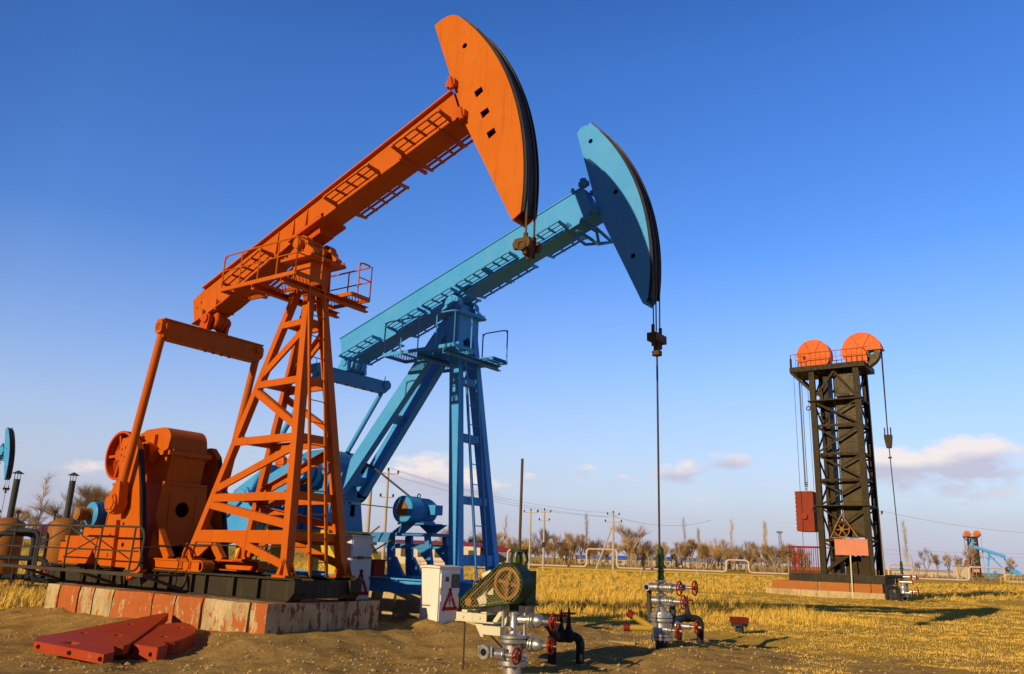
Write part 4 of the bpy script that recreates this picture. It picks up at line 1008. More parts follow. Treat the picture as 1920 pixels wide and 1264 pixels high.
    g = G(sz); g.box((-2.92, .4, 2.24), (-1.28, 1.2, 3.02)); g.box((-2.94, .38, 3.02), (-1.26, 1.22, 3.05)); P('switch_box', g, M['pink_box'])
    g = G(sz); g.bar((-3.6, .9, 1.28), (-2.5, .9, 2.24), .12, .2); g.box((-1.45, 1.0, .1), (-1.25, 1.18, 2.24)); g.bar((-1.6, .9, 1.28), (-1.6, .9, 2.24), .14, .2); g.prism([(-2.6, 1.28), (-1.7, 1.28), (-1.55, 2.2), (-2.75, 2.2)], -.4, .3)
    P('box_support', g)
    g = G(sz); g.tube([(-2.16, 1.27, 2.24), (-2.13, 1.45, .12)], .035, 8); P('conduit', g, M['cream'])
    # railed walkway behind
    g = G(sz); zz = 1.28
    for (a, b_) in (((-5.35, 1.0), (-5.35, -1.0)), ((-5.35, 1.0), (-3.75, 1.0)), ((-5.35, -1.0), (-3.75, -1.0))):
        n = 7
        for i in range(n+1):
            p = (a[0]+(b_[0]-a[0])*i/n, a[1]+(b_[1]-a[1])*i/n); g.tube([(*p, zz), (*p, zz+1.35)], .022, 5)
        g.tube([(*a, zz+1.35), (*b_, zz+1.35)], .03, 6); g.tube([(*a, zz+.08), (*b_, zz+.08)], .022, 6)
    P('walkway_guard', g, M['dark_red'])
    return root
tower = make_tower()
tf_ = foundation('tower_foundation', WT, uT, nT, rzT, -6.35, -.72, 1.3, .12, .85, [.55, 1.0, 1.55, 2.4], M['concrete_orange'], M['concrete_end'],
           'long orange painted concrete plinth under the black tower')
g = G(sz); g.box((-6.6, -1.42, -.2), (-.5, 1.45, .42)); g.build('footing', M['concrete_end'], tf_, sz((-6.35-.72)/2, 0, .12))
# ------------------------------------------------------------------ wellheads, drive head, flowlines
def flange(g, c, axis, r, t, n=18, bolts=10, br=.014):
    o = g.c(*c); ax = g.c(*axis).normalized(); a = ax.orthogonal().normalized(); b = ax.cross(a)
    g.lathe([(r*.96, 0), (r, .006), (r, t-.006), (r*.96, t)], o, ax, n+8, conv=False)
    for k in range(bolts):
        d = (a*math.cos(2*math.pi*k/bolts) + b*math.sin(2*math.pi*k/bolts))*r*.85
        g.cyl(o+d-ax*br*1.6, o+d+ax*(t+br*1.6), br, 6, conv=False)

def near_wellhead():
    W = WO; root = thing('wellhead', 'silver flanged wellhead with three red handwheels under the green drive head, in front', 'wellhead', W, rzO); root.location.z = ground_z(W.x, W.y)-.02
    P = lambda name, g, mat=M['silver'], parent=None: g.build(name, mat, parent or root)
    g = G(sz); g.cyl((0,0,-.3), (0,0,.13), .13, 20); P('casing', g, M['steel'])
    g = G(sz); flange(g, (0,0,.13), (0,0,1), .215, .07); flange(g, (0,0,.205), (0,0,1), .20, .045, bolts=0); g.lathe([(.20,.25), (.15,.29), (.15,.40), (.19,.43)], (0,0,0), (0,0,1), 24); flange(g, (0,0,.43), (0,0,1), .215, .055); flange(g, (0,0,.49), (0,0,1), .215, .05); P('casing_spool', g)
    g = G(sz); g.lathe([(.085,.54), (.062,.58), (.058,.80), (.066,.80), (.066,.84), (.03,.84)], (0,0,0), (0,0,1), 18); g.cyl((0, .05, .62), (.0, .10, .62), .028, 10); P('stuffing_gland', g)
    for q in (-1, 1):
        g = G(sz); g.cyl((.135*q, -.08*q, .53), (.135*q, -.08*q, .97), .023, 12); P('support_post', g)
    # outlet valve facing the camera's left, with its clamp
    g = G(sz); g.cyl((-.05, .05, .30), (-.26, .21, .30), .055, 14); g.lathe([(.045,-.02), (.10,-.02), (.10,.05), (.06,.07), (.06,.17)], (-.27, .32, .30), (0,-1,0), 20); g.torus((-.27, .33, .30), (0,1,0), .085, .022, 18, 6)
    for d in (-.11, .11): g.cyl((-.27+d, .30, .24), (-.27+d, .30, .38), .018, 8)
    P('outlet_valve', g)
    g = G(sz); g.cyl((-.27, .335, .30), (-.27, .345, .30), .05, 16); P('outlet_bore', g, M['hole'])
    g = G(sz); g.cyl((-.15, .20, .28), (.02, .20, .28), .07, 16); g.cyl((.02, .20, .28), (.19, .20, .28), .035, 12); flange(g, (-.02, .20, .28), (1,0,0), .085, .03, bolts=8, br=.01); v = P('gate_valve', g)
    handwheel('handwheel', v, (0,0,0), (.20, .20, .28), (1,0,0), .105)
    for z, s1, R_ in ((.42, .56, .10), (.74, .60, .11)):
        o = -.12
        g = G(sz); g.cyl((.05, o*.5, z), (.28, o, z), .065, 16); flange(g, (.20, o, z), (1,0,0), .10, .04, bolts=8, br=.011); flange(g, (.25, o, z), (1,0,0), .10, .03, bolts=0); g.lathe([(.085,.29), (.095,.33), (.06,.41), (.03,.43), (.03,.52)], (0, o, z), (1,0,0), 18); g.cyl((s1-.08, o, z), (s1+.10, o, z), .012, 8); v = P('gate_valve', g, M['silver'])
        handwheel('handwheel', v, (0,0,0), (s1, o, z), (1,0,0), R_)
    return root
near_wellhead()

def drive_head():
    root = thing('pump_drive', 'dark green screw pump drive with meshed belt guard and upright brown rod', 'pump drive', WO, rzO); base = (0,0,0)
    P = lambda name, g, mat=M['green'], parent=None: g.build(name, mat, parent or root, base)
    C_, r_, c2, r2 = (.04, 1.22), .285, (-.66, .93), .10
    ang = math.atan2(C_[1]-c2[1], C_[0]-c2[0]); d = math.hypot(C_[0]-c2[0], C_[1]-c2[1]); off = math.acos((r_-r2)/d)
    a0, a1 = math.degrees(ang)-(180-math.degrees(off))+0, math.degrees(ang)+(180-math.degrees(off))
    outl = arc(C_[0], C_[1], r_, a0, a1, 30) + arc(c2[0], c2[1], r2, a1, a0+360, 12)
    def shrink(t): return arc(C_[0], C_[1], r_-t, a0, a1, 30) + arc(c2[0], c2[1], r2-t, a1, a0+360, 12)
    g = G(sz)
    for p, q in zip(outl, outl[1:]+outl[:1]): g.bar((p[0], .16, p[1]), (q[0], .16, q[1]), .26, .008, (0,1,0))
    g.prism(outl, .285, .30, [shrink(.018)]); g.prism(outl, .03, .038)
    gd = P('belt_guard', g)
    me = [sz(p[0], .292, p[1]) for p in shrink(.01)]; sheet('guard_mesh', me, M['mesh_guard'], gd, [(p[0], p[1]) for p in shrink(.01)])
    g = G(sz); wheel(g, (C_[0]-.02, .19, C_[1]), (0,1,0), .225, .10, .05, 4, .6, .045); P('belt_wheel', g, M['rust_iron'])
    g = G(sz); g.cyl((c2[0]+.02, .12, c2[1]), (c2[0]+.02, .26, c2[1]), .06, 14)
    for a, b in (((-.66,.99), (-.08,1.44)), ((-.62,.87), (.02,.99))): g.bar((a[0], .20, a[1]), (b[0], .20, b[1]), .07, .012, (0,1,0))
    P('drive_belt', g, M['rust_iron'])
    g = G(sz); g.lathe([(.05,.1), (.12,.08), (.13,.0), (.13,-.28), (.10,-.33)], (c2[0]+.10, 0, .95), (0,1,0), 18); g.tube([(-.50,.05,1.05), (-.46,.1,1.18), (-.35,.1,1.32), (-.28,.0,1.42)], .05, 10); g.cyl((-.56,.02,1.3), (-.40,.02,1.36), .045, 10); g.cbox((-.45,-.05,1.12), (.2,.2,.16)); P('motor', g, M['cream'])
    g = G(sz); g.tube([(-.56,.02,1.30), (-.72,.02,1.22), (-.84,-.1,1.0), (-.86,-.4,.55), (-.95,-1.2,.12)], .016, 6); P('cable', g, M['rust_iron'])
    g = G(sz); g.box((-.20, -.24, .93), (.21, .03, 1.40)); g.box((-.23, -.27, .92), (.24, .03, .95)); g.cyl((0,0,.84), (0,0,.93), .07, 14); P('gear_case', g)
    g = G(sz); g.cyl((0,-.09,1.40), (0,-.09,1.44), .12, 18); g.cyl((0,-.09,1.66), (0,-.09,1.70), .135, 18)
    for i in range(10):
        t = i*.628; x, y = .10*math.cos(t), -.09+.10*math.sin(t); g.tube([(x,y,1.44), (x*1.3,y+.03*math.sin(t),1.55), (x,y,1.68)], .011, 5)
    g.cyl((0,-.09,1.44), (0,-.09,1.62), .05, 12); P('clamp_cage', g)
    g = G(sz); g.cyl((0,-.09,1.5), (0,-.09,3.03), .021, 10); P('drive_rod', g, M['brown_rod'])
    g = G(sz); g.box((-.90, -.12, .655), (-.20, .22, .672)); g.box((-.88, .205, .67), (-.33, .22, .78)); g.box((-.88, -.12, .67), (-.33, -.105, .78)); g.box((-.88, -.105, .765), (-.33, .205, .78))
    g.prism([(-.60, .655), (-.45, .655), (-.42, .46), (-.47, .46)], .12, .15); g.box((-.44, .05, .50), (-.10, .19, .62)); g.bar((-.30, .05, .66), (-.08, .05, .93), .05, .06); g.bar((-.22, -.05, .60), (-.02, -.05, .93), .05, .05)
    for s in (-.75, -.45): g.cyl((s, .22, .72), (s, .235, .72), .02, 8)
    for s in (-.8, -.62, -.45): g.cbox((s, .06, .795), (.10, .14, .03))
    P('motor_table', g, M['cream'])
    g = G(sz); g.cyl((-.80, .10, -.1), (-.79, .12, .66), .013, 8); P('prop_leg', g, M['rod'])
    return root
drive_head()

def world_pipe(g, pts, r, rb=.16): g.tube(bend(pts, rb, 6), r, 14, conv=True)
def valve(root, p, h, R_, mat, body=.10):
    g = G(); x, y, z = p
    g.lathe([(body*.55, -body), (body, -body*.4), (body, body*.4), (body*.55, body*.9), (body*.3, h*.5), (body*.34, h*.55), (body*.18, h), (body*.12, h+.06)], p, (0,0,1), 14)
    v = g.build('gate_valve', mat, root, root.location)
    g = G(); g.torus((x, y, z+h*.92), (0,0,1), R_, .013, 20, 6)
    for k in range(3): g.tube([(x, y, z+h*.92), (x+R_*math.cos(k*2.09+.4), y+R_*math.sin(k*2.09+.4), z+h*.92)], .010, 5)
    g.build('handwheel', M['valve_red'], v, root.location)
def flowline(label, paths, valves, r, mat, loc):
    root = thing('flowline_pipe', label, 'pipe', loc)
    g = G()
    for p in paths: world_pipe(g, p, r)
    g.build('pipe', M[mat], root, loc)
    for p, h, R_ in valves: valve(root, p, h, R_, M[mat])
    return root
flowline('black elbowed flowline with two red handwheels beside the near wellhead', [[(.62,12.15,.72), (.72,12.4,.62), (.80,12.9,.45), (.86,13.47,.42), (1.24,13.45,.43), (1.22,13.45,-.2)], [(.80,13.5,.40), (.80,13.53,-.2)]], [((.93,13.46,.43), .32, .11), ((1.05,13.45,.43), .36, .10)], .068, 'black_pipe', (1.0, 13.45, 0))

def stacked_wellhead(W, rz, label, bleed=True):
    root = thing('wellhead', label, 'wellhead', W, rz)
    P = lambda name, g, mat=M['steel'], parent=None: g.build(name, mat, parent or root)
    g = G(sz); g.cyl((0,0,-.2), (0,0,.26), .11, 20); P('casing', g, M['grey_pipe'])
    g = G(sz); flange(g, (0,0,.25), (0,0,1), .20, .055, bolts=12); flange(g, (0,0,.31), (0,0,1), .195, .05, bolts=0); g.lathe([(.17,.36), (.16,.38), (.16,.54), (.19,.57)], (0,0,0), (0,0,1), 24); flange(g, (0,0,.57), (0,0,1), .195, .05, bolts=12); flange(g, (0,0,.63), (0,0,1), .195, .05, bolts=12); g.lathe([(.17,.68), (.16,.72), (.09,.76), (.09,.79)], (0,0,0), (0,0,1), 22)
    P('casing_spool', g)
    g = G(sz)
    for z in (.80, 1.02, 1.255): g.lathe([(.05,-.03), (.10,-.012), (.10,.012), (.05,.03)], (0,0,z), (0,0,1), 20)
    g.cyl((0,0,.76), (0,0,1.30), .05, 14); P('tubing_spool', g, M['silver'])
    for z, a, b_, o, hw in ((.915, -.16, .24, 0, ((.43, .115),)), (1.145, -.20, .26, .05, ((.38, .12), ))):
        g = G(sz); g.cyl((a, o, z), (b_, o, z), .075, 18); g.cyl((b_, o, z), (hw[0][0]+.02, o, z), .042, 12)
        for s in (b_-.13, b_-.05): flange(g, (s, o, z), (1,0,0), .088, .025, bolts=8, br=.010)
        g.cyl((hw[0][0]-.1, o, z), (hw[0][0]+.06, o, z), .012, 6); v = P('gate_valve', g, M['silver']); handwheel('handwheel', v, (0,0,0), (hw[0][0], o, z), (1,0,0), hw[0][1])
    g = G(sz); g.cyl((-.05, -.14, 1.16), (.40, -.16, 1.16), .055, 14); g.cyl((.40, -.16, 1.16), (.60, -.16, 1.16), .03, 10); v = P('gate_valve', g, M['silver']); handwheel('handwheel', v, (0,0,0), (.58, -.16, 1.16), (1,0,0), .12)
    g = G(sz); g.lathe([(.035,0), (.065,0), (.065,.10), (.05,.12), (.05,.2)], (-.22, .14, 1.14), (0,-1,0), 16); P('outlet_valve', g, M['silver'])
    g = G(sz); g.cyl((-.22, .142, 1.14), (-.22, .15, 1.14), .042, 14); P('outlet_bore', g, M['hole'])
    g = G(sz); g.lathe([(.045,1.28), (.07,1.30), (.06,1.34), (.05,1.40), (.07,1.42), (.05,1.46), (.05,1.50), (.075,1.52), (.06,1.58), (.06,1.66), (.072,1.69), (.055,1.74), (.06,1.80), (.04,1.84), (.02,1.86)], (0,0,0), (0,0,1), 18); g.cyl((-.09,0,1.50), (.09,0,1.50), .028, 10); P('stuffing_box', g, M['green'])
    g = G(sz); g.tube(bend([(-.22,-.02,1.12), (-.26,-.04,1.05), (-.25,-.06,.55)], .06, 3), .048, 12); g.cyl((.12,-.22,.6), (.12,-.22,.84), .05, 10); P('riser_pipe', g, M['chimney'])
    for s0, s1, o, z in ((.12, .42, .16, .44), (.14, .62, -.18, .50)):
        g = G(sz); g.cyl((s0, o, z), (s1-.14, o, z), .055, 14); flange(g, (s0+.06, o, z), (1,0,0), .08, .03, bolts=8, br=.01); g.cyl((s1-.14, o, z), (s1+.05, o, z), .026, 10); v = P('gate_valve', g, M['silver']); handwheel('handwheel', v, (0,0,0), (s1-.02, o, z), (1,0,0), .11)
    for s1, z1, cap in () if not bleed else ((-.56, .42, 1), (-.50, .62, 1)):
        g = G(sz); g.cyl((-.14, .05, .44), (s1, .10, z1), .055, 14); b_ = P('bleed_pipe', g, M['ochre'])
        g = G(sz); d = V((s1+.14, .05, z1-.44)).normalized(); e = V((s1, .10, z1)); g.cyl(tuple(e), tuple(e+d*.12), .066, 14); g.build('end_cap', M['cap_red'], b_)
    g = G(sz); g.cyl((-.34,-.12,.38), (-.34,-.12,.62), .035, 8); g.cyl((-.40,.02,.6), (-.40,.02,.72), .03, 8); v = P('gate_valve', g, M['black_pipe']); handwheel('handwheel', v, (0,0,0), (-.32,-.12,.78), (0,0,1), .10); 
    return root
stacked_wellhead(WB, rzB, 'silver stacked wellhead with green stuffing box below the blue horsehead')
r_ = stacked_wellhead(WT, rzT, 'silver wellhead standing right of the black tower foundation', False); r_.scale = (1.1, 1.1, 1.1)
flowline('black pipe frame and bent line left of the wellhead by the black tower', [[(19.1,42.2,-.2), (19.1,42.2,.72), (19.75,42.3,.72), (19.75,42.3,-.2)], [(20.3,43.0,1.25), (19.3,42.7,1.25), (19.3,42.7,.3)]], [], .085, 'black_pipe', (19.6, 42.4, 0))
flowline('black elbowed flowline with a red handwheel right of the blue pump wellhead', [[(3.05,15.9,.55), (3.35,16.6,.52), (3.7,17.4,.50), (4.06,17.5,.50), (4.03,17.52,-.2)], [(3.62,17.5,.48), (3.66,17.9,-.2)]], [((3.78,17.45,.52), .36, .12)], .072, 'black_pipe', (3.8, 17.5, 0))
g = G(); g.hexa([(2.0,16.1,.09), (2.45,15.8,.10), (2.48,15.9,.10), (2.05,16.25,.09), (2.0,16.1,.14), (2.45,15.8,.15), (2.48,15.9,.15), (2.05,16.25,.14)])
o = g.build('plank', M['ochre'], None); tag(o, 'yellow plank lying on the soil left of the stacked wellhead', 'plank')
# capped stub
root = thing('capped_pipe_stub', 'short grey pipe stub with a dark red square cap in the soil', 'pipe stub', (5.73, 20.68, ground_z(5.73, 20.68)-.02))
g = G(); g.cyl((0,0,-.1), (0,0,.22), .10, 18); flange(g, (0,0,.20), (0,0,1), .20, .05, bolts=8, br=.016); g.build('pipe', M['grey_pipe'], root)
g = G(); g.hexa([(-.19,-.14,.26), (.17,-.17,.26), (.19,.14,.26), (-.17,.17,.26), (-.21,-.15,.39), (.19,-.18,.39), (.21,.15,.40), (-.19,.18,.40)]); g.build('cap', M['cap_red'], root)

def hazard(root, o, s0, z0, w, h, flip=1, plane_s=None):
    """stencilled triangle with a lightning bolt on the face looking along s"""
    g = G(sz); t = .05*w/.36; x = plane_s
    tri = [(-w/2, 0), (w/2, 0), (0, h)]; inn = [(-w/2+t*1.75, t), (w/2-t*1.75, t), (0, h-t*2.1)]
    # outline drawn as three strokes with stencil breaks
    def stroke(a, b, f0, f1):
        A, B = V((a[0], a[1], 0)), V((b[0], b[1], 0)); d = B-A; n = V((-d.y, d.x, 0)).normalized()*t; p, q = A+d*f0, A+d*f1
        g.prism([(s0+v.x, z0+v.y) for v in (p, q, q+n, p+n)], x, x+.003, plane='oz')
    stroke(tri[0], tri[1], .0, .93); stroke(tri[1], tri[2], .02, 1.0); stroke(tri[2], tri[0], 0, .36); stroke(tri[2], tri[0], .40, .90)
    k = h
    bolt = [(.02*k, .66*k), (-.07*k, .40*k), (-.005*k, .42*k), (-.05*k, .12*k), (.09*k, .46*k), (.02*k, .44*k), (.06*k, .64*k)]
    g.prism([(s0+a*flip, z0+b) for a, b in bolt], x, x+.003, plane='oz')
    return g.build('hazard_sign', M['sign_red'], root)
def cabinet(label, loc, ws, wo, h, meter, rz):
    root = thing('electrical_cabinet', label, 'cabinet', loc, rz)
    g = G(sz); g.box((-ws/2, -wo/2, .03), (ws/2, wo/2, h)); g.box((-ws/2+.02, -wo/2+.02, -.1), (ws/2-.02, wo/2-.02, .03)); g.build('body', M['cabinet'], root)
    g = G(sz); g.prism([(-ws/2-.04, h+.002), (ws/2+.04, h+.002), (ws/2+.04, h+.03), (0, h+.05), (-ws/2-.04, h+.03)], -wo/2-.04, wo/2+.04); g.build('roof', M['cabinet'], root)
    x = ws/2
    g = G(sz); g.box((x, -wo/2+.03, .09), (x+.012, wo/2-.03, h-.04)); g.box((x+.012, wo/2-.07, .45), (x+.03, wo/2-.045, .57)); dr = g.build('door', M['cabinet'], root)
    g = G(sz)
    for z in (.25, h*.5, h-.2): g.cyl((x+.012, -wo/2+.035, z), (x+.012, -wo/2+.035, z+.07), .012, 8)
    g.build('hinge', M['rust_iron'], dr)
    if meter:
        g = G(sz); g.box((x+.012, .05, h-.36), (x+.05, .30, h-.10)); m_ = g.build('meter_box', M['plastic_grey'] if False else M['cabinet'], dr)
        g = G(sz); g.box((x+.05, .08, h-.25), (x+.054, .18, h-.16)); g.build('display', M['glass_dark'], m_)
        g = G(sz); g.prism([(-.29+.0, h-.37), (-.06, h-.37), (-.04, h-.35), (-.04, h-.13), (-.06, h-.11), (-.27, h-.11), (-.29, h-.13), (-.29, h-.35)], x+.012, x+.016, plane='oz'); g.build('window', M['glass_dark'], dr)
        hazard(root, 0, -.02, .28, .46, .42, 1, x+.0135)
    else:
        hazard(root, 0, -.02, .55, .50, .52, -1, x+.0135)
        g = G(sz); g.tube([(x+.02, wo/2-.05, h-.42), (x+.05, .0, h-.42), (x+.03, -wo/2, h-.42)], .014, 6); g.cbox((x+.04, .05, h-.42), (.04, .12, .06)); g.build('lock_bar', M['rust_iron'], dr)
    return root
c1 = wp(WB, uB, nB, 0, 0); 
cabinet('low white cabinet with meter window and red hazard triangle, on a soil mound', (-1.22, 16.55, .27), .45, .62, 1.06, True, rzB)
cabinet('tall white cabinet half hidden behind the orange pumpjack base', (-3.10, 17.72, .16), .28, .60, 1.72, False, rzB)
g = G(); rr = random.Random(4)
for i in range(9): 
    x, y = -3.10+rr.uniform(-.15,.15), 17.72+rr.uniform(-.15,.15); g.hexa([(x-.12,y-.05,1.925), (x+.1,y-.07,1.925), (x+.12,y+.06,1.925), (x-.1,y+.05,1.925), (x-.10,y-.04,1.95+.02*rr.random()), (x+.08,y-.05,1.95), (x+.1,y+.05,1.96), (x-.08,y+.04,1.95)])
o = g.build('debris', M['chimney']); o['kind'] = 'stuff'

# ------------------------------------------------------------------ loose crank weights on the ground
def weight(label, poly, zf, th, holes, lugs=()):
    cx = sum(p[0] for p in poly)/len(poly); cy = sum(p[1] for p in poly)/len(poly)
    loops = [poly] + holes; flat = [p for l in loops for p in l]; n = len(flat)
    tris = tessellate_polygon([[V((p[0], p[1], 0)) for p in l] for l in loops])
    g = G(); vs = [V((x, y, zf(x, y))) for x, y in flat] + [V((x, y, zf(x, y)-th)) for x, y in flat]
    fs = [tuple(t) for t in tris] + [tuple(i+n for i in t) for t in tris]; k = 0
    for l in loops:
        m = len(l); fs += [(k+i, k+(i+1) % m, n+k+(i+1) % m, n+k+i) for i in range(m)]; k += m
    g.add(vs, fs)
    root = thing('crank_weight', label, 'counterweight', (cx, cy, zf(cx, cy)-th))
    o = g.build('plate', M['plate_red'], root, root.location)
    bv = o.modifiers.new('edge', 'BEVEL'); bv.width = .012; bv.segments = 1; bv.limit_method = 'ANGLE'
    for x, y, d in lugs:
        g = G(); z = zf(x, y)-th*.5; g.cyl((x, y, z), (x+d[0], y+d[1], z), .028, 12); g.build('bolt_hole', M['hole'], root, root.location)
    return root
sp_ = lambda a, b, c, n=8: [((1-t)**2*a[0]+2*t*(1-t)*b[0]+t*t*c[0], (1-t)**2*a[1]+2*t*(1-t)*b[1]+t*t*c[1]) for t in [i/n for i in range(n+1)]]
weight('large red wedge shaped crank weight lying on top near the concrete blocks',
       [(-6.48,12.05), (-5.20,11.42), (-5.15,11.60), (-5.34,11.98), (-5.22,12.02)] + sp_((-5.20,12.1), (-5.38,13.3), (-5.72,14.75), 8) + [(-5.80,14.78), (-6.50,12.55), (-6.60,12.35)],
       lambda x, y: .19+(y-11.6)*.083+(x+5.8)*-.01, .125,
       [circ(-5.85,13.6,.05,10), circ(-5.62,12.7,.055,10), circ(-6.15,12.75,.05,10), [(-6.12,12.02), (-5.85,11.93), (-5.83,12.06), (-6.0,12.13)]], [(-6.38,12.02,(.0,-.035)), (-5.26,11.46,(.015,-.04)), (-5.80,11.73,(.0,-.035))])
weight('smaller red crescent crank weight partly under the larger wedge',
       [(-5.45,12.36), (-4.76,12.06), (-4.72,12.30), (-4.86,12.52), (-4.74,12.60)] + sp_((-4.69,12.66), (-4.60,13.45), (-5.05,13.98), 8) + [(-5.22,14.08), (-5.40,13.95), (-5.62,13.2)],
       lambda x, y: .245+(y-12.6)*.085, .20, [circ(-5.05,13.6,.045,10), circ(-5.0,12.85,.045,10)], [(-4.88,12.13,(.02,-.04)), (-5.2,12.27,(.02,-.045))])

# ------------------------------------------------------------------ heater tanks and manifold at the left
def tank(label, x, y, top):
    root = thing('heater_tank', label, 'tank', (x, y, 0), 0, 'ochre heater tanks at the left'); 
    g = G(); g.lathe([(.50, .25), (.52, .28), (.52, top-.14), (.50, top-.10), (.30, top), (.16, top+.05), (.10, top+.06)], (0,0,0), (0,0,1), 32)
    for k in range(4): g.cyl((.38*math.cos(k*1.57+.78), .38*math.sin(k*1.57+.78), -.2), (.38*math.cos(k*1.57+.78), .38*math.sin(k*1.57+.78), .26), .05, 8)
    for z in (.75, 1.45): g.torus((0,0,z), (0,0,1), .52, .012, 32, 4)
    g.build('shell', M['tank'], root)
    g = G(); g.cyl((0,0,top), (.0,0,top+1.36), .105, 14); c = g.build('chimney', M['chimney'], root)
    g = G(); g.lathe([(.20, top+1.55), (.05, top+1.64), (.01, top+1.66)], (0,0,0), (0,0,1), 14)
    for k in range(3): g.tube([(.1*math.cos(k*2.1), .1*math.sin(k*2.1), top+1.34), (.1*math.cos(k*2.1), .1*math.sin(k*2.1), top+1.56)], .012, 5)
    g.build('rain_cap', M['chimney'], c)
    for dx in (-.36, .33):
        g = G(); g.cyl((dx,-.1,top-.1), (dx,-.1,top+.18), .025, 8); g.lathe([(.07,-.03), (.07,.03)], (dx,-.1,top+.25), (.3,-1,0), 14); g.build('gauge', M['black_pipe'], root)
    return root
tank('ochre tank with tall dark chimney at the left picture edge', -16.95, 28.6, 2.22)
tank('ochre tank with tall dark chimney, middle one left of the orange pumpjack', -15.55, 29.6, 2.30)
tank('ochre tank hidden behind the blue motor, only its dark chimney showing', -14.0, 30.6, 2.15)
root = thing('pipe_manifold', 'tangle of dark grey pipes and valves in front of the ochre tanks', 'pipes', (-15.2, 26.8, 0))
for pts, r_ in (([(-16.9,27,.2), (-16.3,27,.2), (-16.3,27,1.75), (-15.2,27.2,1.75), (-15.2,27.2,.3)], .085), ([(-16.6,26.6,1.0), (-14.6,27.0,1.0), (-14.4,27.0,.3)], .08), ([(-15.9,26.8,1.85), (-14.9,26.9,1.85), (-14.9,26.9,.35), (-14.2,27.2,.3)], .075),
              ([(-17.5,26.4,.42), (-13.6,27.6,.42)], .085), ([(-17.5,26.2,.15), (-13.8,27.4,.15)], .06), ([(-14.3,27.6,.3), (-14.2,27.8,1.35), (-13.5,28.1,1.35)], .08), ([(-13.8,27.6,.2), (-13.7,27.8,1.5)], .07)):
    g = G(); world_pipe(g, pts, r_, .25); g.build('pipe', M['grey_pipe'], root, root.location)
for x in (-16.5, -15.9, -14.5):
    g = G(); g.torus((x, 26.35+(x+16)*.3, .68), (.3,-1,0), .13, .018, 18, 5); g.cyl((x, 26.35+(x+16)*.3, .68), (x-.02, 26.5+(x+16)*.3, .68), .02, 6); g.build('handwheel', M['valve_red'], root, root.location)
for x in (-16.7, -15.4, -14.0): 
    g = G(); g.cyl((x, 26.5+(x+16)*.3, -.1), (x, 26.5+(x+16)*.3, .7), .022, 6); g.build('support_post', M['rod'], root, root.location)
g = G(); g.box((-17.6, 33.0, .2), (-16.3, 33.8, 1.62)); g.box((-17.7, 32.9, 1.62), (-16.2, 33.9, 1.70))
o = g.build('equipment_box', M['wall_grey']); tag(o, 'dark box shed standing behind the ochre tanks', 'shed')

# ------------------------------------------------------------------ far machines (copies)
def az_of(px): return math.atan((px-945.4)/1577.)
def far(px, d): a = az_of(px); return V((d*math.sin(a), d*math.cos(a), 0))
def place(src, label, W, rz, sc=1., z=0.):
    o = copy_tree(src); o['label'] = label
    off = Matrix.Rotation(rz, 3, 'Z') @ V((-7.5 if src is not tower else -2.4, 0, 0))
    o.location = W + off*sc + V((0, 0, z)); o.rotation_euler = (0, 0, rz); o.scale = (sc,)*3; return o
p = far(-19, 79); place(blue_pump, 'distant blue pumpjack at the left edge, only its horsehead in view', p + uB*1.2, rzB, 1., .4)
p = far(1819, 262); place(blue_pump, 'small far blue pumpjack facing left, in front of a far tower', p, math.atan2(.44, -.9), 1., .2)
p = far(1938, 205); place(blue_pump, 'far blue pumpjack cut by the right picture edge', p, math.atan2(.44, -.9), .95, .2)
p = far(1848, 285); place(tower, 'small far tower with two orange sheaves behind the far blue pumpjack', p, rzT, 1., .3)
p = far(545, 112); place(tower, 'far tower seen through the orange lattice legs', p, rzT, 1., .3)

# ------------------------------------------------------------------ poles and wires
def pole(label, px, d, h, lean=0., arms=((0., .9),), strut=None, low=False):
    p = far(px, d); root = thing('utility_pole', label, 'utility pole', p)
    rx = V((p.y, -p.x, 0)).normalized()
    g = G(); g.lathe([(.17, -.2), (.10, h)], (0,0,0), (lean, 0, 1), 10)
    if strut: g.tube([tuple(rx*strut[0]), (0, 0, h*strut[1])], .12, 8, r2=.09)
    g.build('pole', M['pole'], root)
    for dz, w in arms:
        g = G(); z = h-.25-dz; g.bar(tuple(-rx*w+V((lean*z,0,z))), tuple(rx*w+V((lean*z,0,z))), .09, .09, (0,0,1)); am = g.build('cross_arm', M['pole'], root)
        g = G()
        for q in (-1, 1): e = rx*w*.93*q; g.lathe([(.05, 0), (.11, .05), (.07, .12), (.11, .18), (.05, .28)], tuple(e+V((lean*z,0,z+.04))), (0,0,1), 8)
        g.lathe([(.05, 0), (.11, .05), (.07, .12), (.11, .18), (.05, .28)], (lean*h, 0, h), (0,0,1), 8) if dz == 0 else None
        g.build('insulator', M['insulator'], am)
    if low:
        g = G(); g.cbox((0, -.25, h*.42), (.5, .4, .6)); g.build('transformer', M['insulator'], root)
    return p
P0 = pole('tall pole with crossarm left of the blue motor', 719, 75, 8.65, -.01, ((0, .95), (2.1, .6)))
pole('plain pale pole right of the orange tower', 686, 60, 7.2, 0, ())
pole('slim pale pole, left of the pair behind the drive rod', 993, 118, 7.9, 0, ((0, 1.0),))
pole('pole with two crossarms, right of the pair behind the drive rod', 1019, 110, 7.6, 0, ((0, .9), (1.1, .7)), None, True)
P3 = pole('grey pole propped by a slanting strut by the pipe loop', 1150, 108, 7.4, 0, ((0, .8), (.9, 1.1)), (-2.3, .82))
PR = pole('weathered pole just right of the black tower', 1657, 80, 7.0, -.015, ((.5, .35),))
pole('small white post by the right pipe loop', 1711, 125, 3.4, 0, ())
Pm = far(932, 92)
